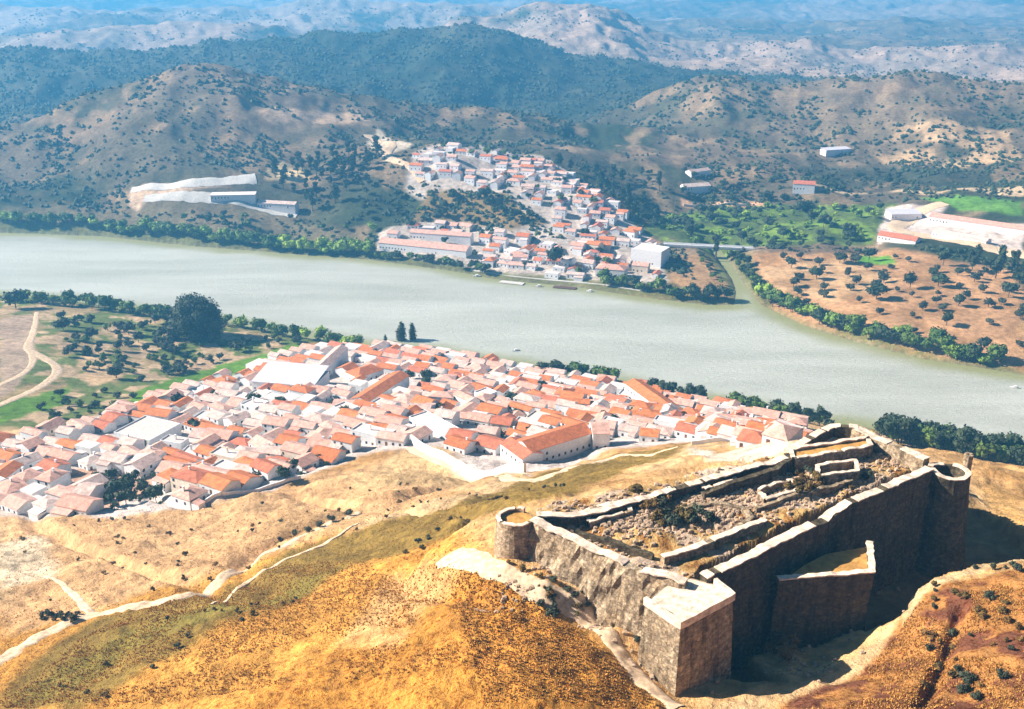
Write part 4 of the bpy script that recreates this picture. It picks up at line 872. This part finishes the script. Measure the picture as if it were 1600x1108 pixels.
def block(name, pts, top, base, mat, parent, topmat, batter=.07, seed=0, label=None, pz=None):
    """solid bastion: polygon outline with battered rough faces and a flat top"""
    P = [np.array(p, float) for p in pts]; c = sum(P)/len(P); Q = []
    for a, b in zip(P, P[1:]+P[:1]):
        n = max(1, int(np.linalg.norm(b-a)/.9))
        for k in range(n): Q.append(a+(b-a)*k/n)
    L = len(Q); hz = 14; V = []
    for i in range(L):
        d = Q[i]-c; d = d/np.linalg.norm(d)
        for k in range(hz):
            f = k/(hz-1); z = base+(top-base)*f
            o = (top-z)*batter+(fbm(np.array(Q[i][0]/2+z/3), np.array(Q[i][1]/2+z/2), seed, 3)-.5)*.5*(1 if k < hz-1 else .3)
            q = Q[i]+d*o; V.append((q[0]-FO[0], q[1]-FO[1], z-FO[2]))
    Fc = [(i*hz+k, ((i+1) % L)*hz+k, ((i+1) % L)*hz+k+1, i*hz+k+1) for i in range(L) for k in range(hz-1)]
    Fc.append(tuple(i*hz+hz-1 for i in range(L)))
    o = ob(name, mesh(name, V, Fc, mat), parent)
    V = [((q-c)*.93+c) for q in Q]; VV = [(q[0]-FO[0], q[1]-FO[1], top+.06-FO[2]+(vn(q[0], q[1], 4)-.5)*.1) for q in V]+[((c[0]-FO[0]), (c[1]-FO[1]), top+.1-FO[2])]
    ob('platform', mesh('platform', VV, [(i, (i+1) % L, L) for i in range(L)], topmat), o)
    return o
Z = 165
def pz(pts, z=Z): return [plan(a, b, z) for a, b in pts]
def arc(cx, cy, r, a0, a1, n=14): return [(cx+r*math.cos(R(a0+(a1-a0)*k/n)), cy+r*math.sin(R(a0+(a1-a0)*k/n))) for k in range(n+1)]
tc = plan(806, 806, Z)
block('round_tower', arc(tc[0], tc[1], 4.1, 0, 345, 26), 163.9, 150, 'stone_pale', fort, 'earth', .07, 2)
wall_mesh('parapet', arc(tc[0], tc[1], 3.7, 60, 345, 26), [164.8,164.5,164.9,165], 163.7, .7, 'stone_pale', fort.children[-1], 'coping', seed=2, worn=.2, batter=0, rough=.08)
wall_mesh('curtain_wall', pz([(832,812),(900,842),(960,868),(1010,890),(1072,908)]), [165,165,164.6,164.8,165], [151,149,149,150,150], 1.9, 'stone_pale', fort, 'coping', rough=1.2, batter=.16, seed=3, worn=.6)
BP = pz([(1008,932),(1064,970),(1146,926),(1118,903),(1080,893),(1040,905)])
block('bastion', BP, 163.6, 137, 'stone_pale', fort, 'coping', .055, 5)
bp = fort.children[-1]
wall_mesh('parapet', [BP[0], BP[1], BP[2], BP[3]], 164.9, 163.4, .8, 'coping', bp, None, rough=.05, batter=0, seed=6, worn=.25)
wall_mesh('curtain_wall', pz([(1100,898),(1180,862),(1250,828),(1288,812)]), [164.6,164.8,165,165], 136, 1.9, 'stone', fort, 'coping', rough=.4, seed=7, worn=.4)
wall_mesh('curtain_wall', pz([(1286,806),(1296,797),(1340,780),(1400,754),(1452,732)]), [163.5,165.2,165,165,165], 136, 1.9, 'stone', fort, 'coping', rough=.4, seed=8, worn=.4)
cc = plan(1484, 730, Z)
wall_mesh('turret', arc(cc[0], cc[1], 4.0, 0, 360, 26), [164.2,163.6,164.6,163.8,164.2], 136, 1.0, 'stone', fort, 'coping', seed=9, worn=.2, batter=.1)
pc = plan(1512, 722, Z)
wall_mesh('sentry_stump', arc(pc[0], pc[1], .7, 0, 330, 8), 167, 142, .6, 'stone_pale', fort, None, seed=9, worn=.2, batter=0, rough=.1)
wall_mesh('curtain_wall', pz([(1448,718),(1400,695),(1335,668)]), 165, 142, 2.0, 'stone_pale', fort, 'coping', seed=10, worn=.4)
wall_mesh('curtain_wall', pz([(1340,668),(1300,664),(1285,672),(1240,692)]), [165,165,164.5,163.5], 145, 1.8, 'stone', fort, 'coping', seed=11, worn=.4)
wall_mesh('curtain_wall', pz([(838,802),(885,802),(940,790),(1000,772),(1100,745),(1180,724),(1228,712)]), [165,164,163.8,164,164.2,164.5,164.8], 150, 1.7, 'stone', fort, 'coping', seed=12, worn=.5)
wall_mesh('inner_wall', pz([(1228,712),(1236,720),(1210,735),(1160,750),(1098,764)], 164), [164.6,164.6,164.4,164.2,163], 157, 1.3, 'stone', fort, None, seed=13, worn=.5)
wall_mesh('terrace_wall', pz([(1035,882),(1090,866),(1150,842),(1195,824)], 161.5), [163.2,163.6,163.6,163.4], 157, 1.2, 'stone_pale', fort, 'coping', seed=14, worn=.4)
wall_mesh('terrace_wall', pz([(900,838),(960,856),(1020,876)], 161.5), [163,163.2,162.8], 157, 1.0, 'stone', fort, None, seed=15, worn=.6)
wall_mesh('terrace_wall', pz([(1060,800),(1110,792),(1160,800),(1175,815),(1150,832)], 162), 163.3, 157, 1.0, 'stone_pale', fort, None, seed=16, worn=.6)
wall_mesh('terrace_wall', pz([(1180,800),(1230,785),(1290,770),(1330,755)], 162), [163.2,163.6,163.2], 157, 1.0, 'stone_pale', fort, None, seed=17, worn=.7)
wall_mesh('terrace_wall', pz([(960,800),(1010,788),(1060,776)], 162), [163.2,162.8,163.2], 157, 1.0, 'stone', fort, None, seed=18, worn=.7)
def ruin(name, pts, top, base, th, roofm=None, label=None, seed=0, z=None):
    e = empty(name, fort.location[:], 0, label=label, cat='ruin')
    wall_mesh('wall', pts, top, base, th, 'stone_pale', e, 'coping', closed=True, seed=seed, worn=.6, batter=.01, rough=.15)
    if roofm:
        c = sum(np.array(p) for p in pts)/len(pts); V = [(p[0]-FO[0], p[1]-FO[1], top-.35-FO[2]) for p in pts]; ob('roof', mesh('roof', V, [tuple(range(len(V)))], roofm), e)
    return e
ruin('ruined_barracks', pz([(1240,722),(1360,700),(1355,688),(1235,707)], 164), 164.8, 157, .9, 'earth', 'long ruined barracks block topped with orange earth, along the castle back wall', 21)
ruin('ruined_house', pz([(1278,752),(1340,742),(1336,726),(1276,734)], 163), 164.2, 157, .7, None, 'small square roofless stone ruin in the castle courtyard', 22)
ruin('ruined_house', pz([(920,822),(985,806),(975,790),(915,804)], 162), 163.2, 157, .7, None, 'low roofless ruin nearest the round corner tower', 23)
ruin('ruined_house', pz([(1195,790),(1250,772),(1235,758),(1185,772)], 162), 163.5, 157, .7, None, 'crumbled ruin in the middle of the castle court', 24)
ruin('ruined_house', pz([(1100,772),(1150,758),(1140,746),(1092,758)], 162), 163.4, 157, .7, None, 'ruin at the inner end of the long castle ditch', 25)
# outwork: L-shaped lit parapet holding an earth platform
ow = empty('outwork', fort.location[:], 0, label='small angular stone outwork with pale parapet holding orange earth, in the castle moat', cat='outwork')
OP = pz([(1215,908),(1362,897),(1358,850),(1290,862),(1255,880)], 159.4)
block('platform_base', OP, 158.9, 136, 'stone', ow, 'earth', .03, 31)  # shaded faces darkened through the masonry colour
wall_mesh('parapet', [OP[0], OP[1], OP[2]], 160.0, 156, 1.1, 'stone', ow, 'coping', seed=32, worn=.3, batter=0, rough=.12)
# loose stones in the court
def rubble():
    g = np.random.default_rng(5); V = []; Fc = []
    for (px, py, sp, n) in [(1045,805,8,900),(1240,765,8,700),(960,815,7,350),(1130,800,8,450),(1300,745,6,300),(1390,725,6,200),(1060,1040,5,60),(930,930,6,120),(820,890,5,50),(985,985,5,90),(1250,1035,5,50),(1300,950,7,60)]:
        c = plan(px, py, 161 if py < 900 else 150)
        for _ in range(n):
            x, y = c[0]+g.normal()*sp, c[1]+g.normal()*sp*.6; z = float(hg(x, y)); s = g.uniform(.15, .6); m = len(V)
            for (a, b, h) in ((-1,-1,-.3),(1,-1,-.3),(1,1,-.3),(-1,1,-.3),(-.7,-.7,.9),(.7,-.7,.7),(.7,.7,1),(-.7,.7,.8)): V.append((x+a*s*g.uniform(.6,1.2), y+b*s*g.uniform(.6,1.2), z+h*s))
            Fc += [tuple(m+i for i in f) for f in ((4,5,6,7),(0,1,5,4),(1,2,6,5),(2,3,7,6),(3,0,4,7))]
    o = ob('rubble', mesh('rubble', V, Fc, 'rock'), kind='stuff'); o['label'] = 'fallen stones strewn through the castle court'; o['category'] = 'rubble'
rubble()
def pbush(key, px, py, s, z, base, place, group): x, y = plan(px, py, z); tree(key, x, y, s, cat='bush', group=group, base=base, place=place)
rnd = random.Random(44)
for i in range(26): pbush(rnd.choice(['dbush','dryb']), 1048+rnd.gauss(0, 26), 808+rnd.gauss(0, 17), rnd.uniform(.6, 1.2), 161, 'dark bush', 'in the central thicket of the castle court', 'bushes in the castle court')
for i in range(26): pbush(rnd.choice(['dryb','dryb','dbush']), 1265+rnd.gauss(0, 34), 765+rnd.gauss(0, 12), rnd.uniform(.5, 1.1), 161, 'rusty bush', 'among the ruins at the castle far end', 'bushes in the castle court')
for i, (px, py, s) in enumerate([(1190,1010,1.4),(1215,1000,1.6),(1235,1020,1.3),(1225,1045,1.2),(1205,1030,1.0),(1245,1000,1.0)]): pbush('dryb', px, py, s, 145, 'rusty orange bush', 'in the castle moat beside the bright ground', 'orange bushes in the moat')
for i, (px, py, s) in enumerate([(845,948,.7),(480,832,.9),(500,824,.9),(520,815,1.0),(545,806,1.0),(460,838,.8),(440,846,.7)]):
    x, y = hit(px, py); tree('dbush', x, y, s, cat='bush', group='dark bushes on the dry slope', base='dark bush', place='beside the dirt tracks on the dry slope')
for i in range(90):
    px, py = rnd.choice([(95+rnd.uniform(-32,32), 965+rnd.uniform(-6,6)), (rnd.uniform(850,1000), 905+rnd.uniform(0,60)), (rnd.uniform(1430,1600), 885+rnd.uniform(0,210)), (rnd.uniform(1430,1600), 885+rnd.uniform(0,210))])  # first cluster is added as dark cover standing in for a ditch's shadow
    x, y = hit(px, py); tree(rnd.choice(['dryb','dbush']), x, y, rnd.uniform(.3, .7), cat='bush', group='small dry bushes on the near slopes', base='small dry bush', place='on the near slopes around the castle')
for nm, poly, n_, ks, sc_ in [('on the tan slope below the near village', [(0,830),(300,800),(640,745),(760,780),(500,860),(280,920),(60,980)], 60, ['dryb','dryb','dbush'], .45),
    ('on the olive-green slope band', [(60,1080),(250,970),(560,880),(860,760),(900,760),(640,870),(330,990),(150,1100)], 40, ['dbush','dryb'], .4),
    ('at the castle wall foot by the path', [(790,880),(860,905),(985,985),(1000,1010),(960,970),(860,915)], 24, ['dryb','dbush'], .5)]:
    scatter(ks, poly, n_, sc_, 'small bush', nm, 'small bushes on the near slopes', 'bush', len(nm), 2)
# ------------------------------------------------------------------ walls, bridge, quay, boats
def strip_wall(name, a, b, th, h, mat, label, cat='wall', base=-3):
    P, Q = np.array(hit(*a)), np.array(hit(*b)); n = max(2, int(np.linalg.norm(Q-P)/3)); v = (Q-P)/np.linalg.norm(Q-P); nn = np.array([-v[1], v[0]])
    o = P; V = []; Fc = []; z0 = float(hg(*P))
    for i in range(n+1):
        q = P+(Q-P)*i/n; z = float(hg(*q))
        for s in (-1, 1):
            r = q+nn*s*th/2; V += [(r[0]-o[0], r[1]-o[1], z+base-z0), (r[0]-o[0], r[1]-o[1], z+h-z0)]
    for i in range(n):
        a_ = i*4; b_ = a_+4; Fc += [(a_, a_+1, b_+1, b_), (a_+2, b_+2, b_+3, a_+3), (a_+1, a_+3, b_+3, b_+1)]
    Fc += [(0,2,3,1), (n*4, n*4+1, n*4+3, n*4+2)]
    e = ob(name, mesh(name, V, Fc, mat), label=label, cat=cat); e.location = (P[0], P[1], z0); return e
strip_wall('retaining_wall', (645,695), (820,738), 1.2, 4.0, 'white', 'pale retaining wall sloping down below the long red-roofed building')
strip_wall('garden_wall', (230,722), (20,798), .6, 2.2, 'white', 'white wall running diagonally through the lower left of the near village')
strip_wall('garden_wall', (310,792), (470,748), .5, 1.6, 'white', 'low white wall where the village meets the dry hillside')
strip_wall('garden_wall', (1080,696), (1210,688), .5, 1.8, 'white', 'low pale wall under the last houses before the castle')
strip_wall('garden_wall', (1068,322), (1165,322), 1.0, 2.5, 'cream', 'long low wall in front of the citrus grove')
def bridge():
    P, Q = np.array(hit(1036, 386)), np.array(hit(1205, 386)); L = float(np.linalg.norm(Q-P)); rz = math.atan2(*(Q-P)[::-1]); c = (P+Q)/2
    e = empty('bridge', (c[0], c[1], 11), rz, label='long low pale bridge crossing the creek behind the far point', cat='bridge')
    V, Fc = [], []; box(V, Fc, -L/2, L/2, -4, 4, -.6, .6); ob('deck', mesh('deck', V, Fc, 'white'), e)
    for s in (-1, 1):
        V, Fc = [], []; box(V, Fc, -L/2, L/2, s*4.0-.2, s*4.0+.2, .6, 2.3); ob('parapet', mesh('parapet', V, Fc, 'white'), e)
    for k in range(7):
        V, Fc = [], []; x = -L/2+L*(k+.5)/7; box(V, Fc, x-.8, x+.8, -3, 3, -12, -.6); ob('pier', mesh('pier', V, Fc, 'concrete'), e)
bridge()
def pontoon(a, b, w, label):
    P, Q = np.array(plan(*a, .4)), np.array(plan(*b, .4)); L = float(np.linalg.norm(Q-P)); rz = math.atan2(*(Q-P)[::-1]); c = (P+Q)/2
    e = empty('pontoon', (c[0], c[1], 0), rz, label=label, cat='jetty')
    V, Fc = [], []; box(V, Fc, -L/2, L/2, -w/2, w/2, .35, .8); ob('deck', mesh('deck', V, Fc, 'wood' if 'dark' in label else 'concrete'), e)
    for k in range(max(2, int(L/8))):
        V, Fc = [], []; x = -L/2+L*(k+.5)/max(2, int(L/8)); box(V, Fc, x-1, x+1, -w/2+.2, w/2-.2, -.5, .345); ob('float', mesh('float', V, Fc, 'wood'), e)
pontoon((782,440), (818,444), 7, 'pale pontoon at the left of the far quay')
pontoon((865,448), (900,451), 7, 'pale pontoon below the big dark tree on the far quay')
def quay():
    pts = [(735,424),(800,434),(860,440),(940,447),(1010,458)]; P = [np.array(plan(a, b, 1)) for a, b in pts]; V = []; Fc = []
    for p in P:
        V += [(p[0], p[1]-1, -2), (p[0], p[1]-1, 2.6), (p[0]+2, p[1]+11, 2.6), (p[0]+2, p[1]+11, -2)]
    for i in range(len(P)-1):
        a = i*4; b = a+4; Fc += [(a, b, b+1, a+1), (a+1, b+1, b+2, a+2), (a+2, b+2, b+3, a+3)]
    ob('quay', mesh('quay', V, Fc, 'concrete'), kind='structure')
quay()
def boat(px, py, s, rz, label, proto=[None]):
    x, y = plan(px, py, 0)
    if proto[0] is None:
        e = empty('boat', (x, y, 0), rz, cat='boat', group='small boats on the river'); V = []; Fc = []
        st = [(-3,.9,.55),(-1.5,1.15,.55),(0,1.2,.6),(1.5,.95,.7),(2.7,.4,.85),(3.2,.03,.95)]
        for (xx, w, z) in st: V += [(xx,-w,z),(xx,-w*.65,-.25),(xx,w*.65,-.25),(xx,w,z),(xx,w*.85,z-.02),(xx,w*.55,.05),(xx,-w*.55,.05),(xx,-w*.85,z-.02)]
        for i in range(len(st)-1):
            for k in range(8): Fc.append((i*8+k, i*8+(k+1) % 8, (i+1)*8+(k+1) % 8, (i+1)*8+k))
        Fc += [tuple(range(8))[::-1]]
        ob('hull', mesh('hull', V, Fc, 'hull'), e)
        V, Fc = [], []; box(V, Fc, -.9, .9, -.7, .7, .3, 1.5); box(V, Fc, -1.05, 1.05, -.8, .8, 1.5, 1.6); ob('cabin', mesh('cabin', V, Fc, 'white'), e)
        V, Fc = [], []; box(V, Fc, .9, .95, -.6, .6, .8, 1.4); ob('windscreen', mesh('windscreen', V, Fc, 'glass'), e); proto[0] = e
    else: e = copy_tree(proto[0]); e.location = (x, y, 0); e.rotation_euler = (0, 0, rz)
    e.scale = (s, s, s); e['label'] = label
boat(806, 548, 1.0, .2, 'small boat moored off the near village waterfront')
boat(1586, 606, 1.0, -.4, 'small boat on the river at the right edge')
boat(745, 432, 1.3, .1, 'moored boat left of the far pontoons')
boat(842, 448, 1.2, -.2, 'moored boat between the two far pontoons')
boat(922, 456, 1.2, -.3, 'moored boat right of the far pontoons')
settle_labels()
# ------------------------------------------------------------------ haze
V, Fc = [], []; box(V, Fc, -11500, 11500, -300, 11500, -40, 620)
hz = ob('haze', mesh('haze', V, Fc), kind='stuff'); hm = bpy.data.materials.new('haze_air'); hm.use_nodes = True; nt = hm.node_tree
nt.nodes.remove(nt.nodes['Principled BSDF']); pv = nt.nodes.new('ShaderNodeVolumePrincipled'); pv.inputs['Color'].default_value = (.13, .52, .95, 1); pv.inputs['Density'].default_value = .00022; pv.inputs['Anisotropy'].default_value = .2
nt.links.new(pv.outputs[0], nt.nodes['Material Output'].inputs['Volume']); hz.data.materials.append(hm)
# ------------------------------------------------------------------ light
SAZ, SEL = R(-82), R(33)     # sun to the left of the view, a little beyond it
w = bpy.data.worlds.new('World'); bpy.context.scene.world = w; w.use_nodes = True; nt = w.node_tree
sk = nt.nodes.new('ShaderNodeTexSky'); sk.sky_type = 'NISHITA'; sk.sun_disc = False; sk.sun_elevation = SEL; sk.sun_rotation = SAZ; sk.air_density = .25; sk.dust_density = .3
nt.links.new(sk.outputs[0], nt.nodes['Background'].inputs[0]); nt.nodes['Background'].inputs[1].default_value = .05
sd = bpy.data.lights.new('sun', 'SUN'); sd.energy = 5; sd.angle = R(.5); sd.color = (1, .93, .82); so = bpy.data.objects.new('sun', sd); C.objects.link(so)
so.rotation_euler = (math.pi/2-SEL, 0, math.pi-SAZ)
from mathutils import Vector
sv = Vector((math.sin(SAZ)*math.cos(SEL), math.cos(SAZ)*math.cos(SEL), math.sin(SEL))); so.rotation_euler = sv.to_track_quat('Z', 'Y').to_euler()
vs = bpy.context.scene.view_settings; vs.view_transform = 'Standard'; vs.look = 'None'; vs.exposure = 1.42; vs.gamma = 1
sc = bpy.context.scene; sc.cycles.max_bounces = 4; sc.cycles.diffuse_bounces = 1; sc.cycles.volume_bounces = 1
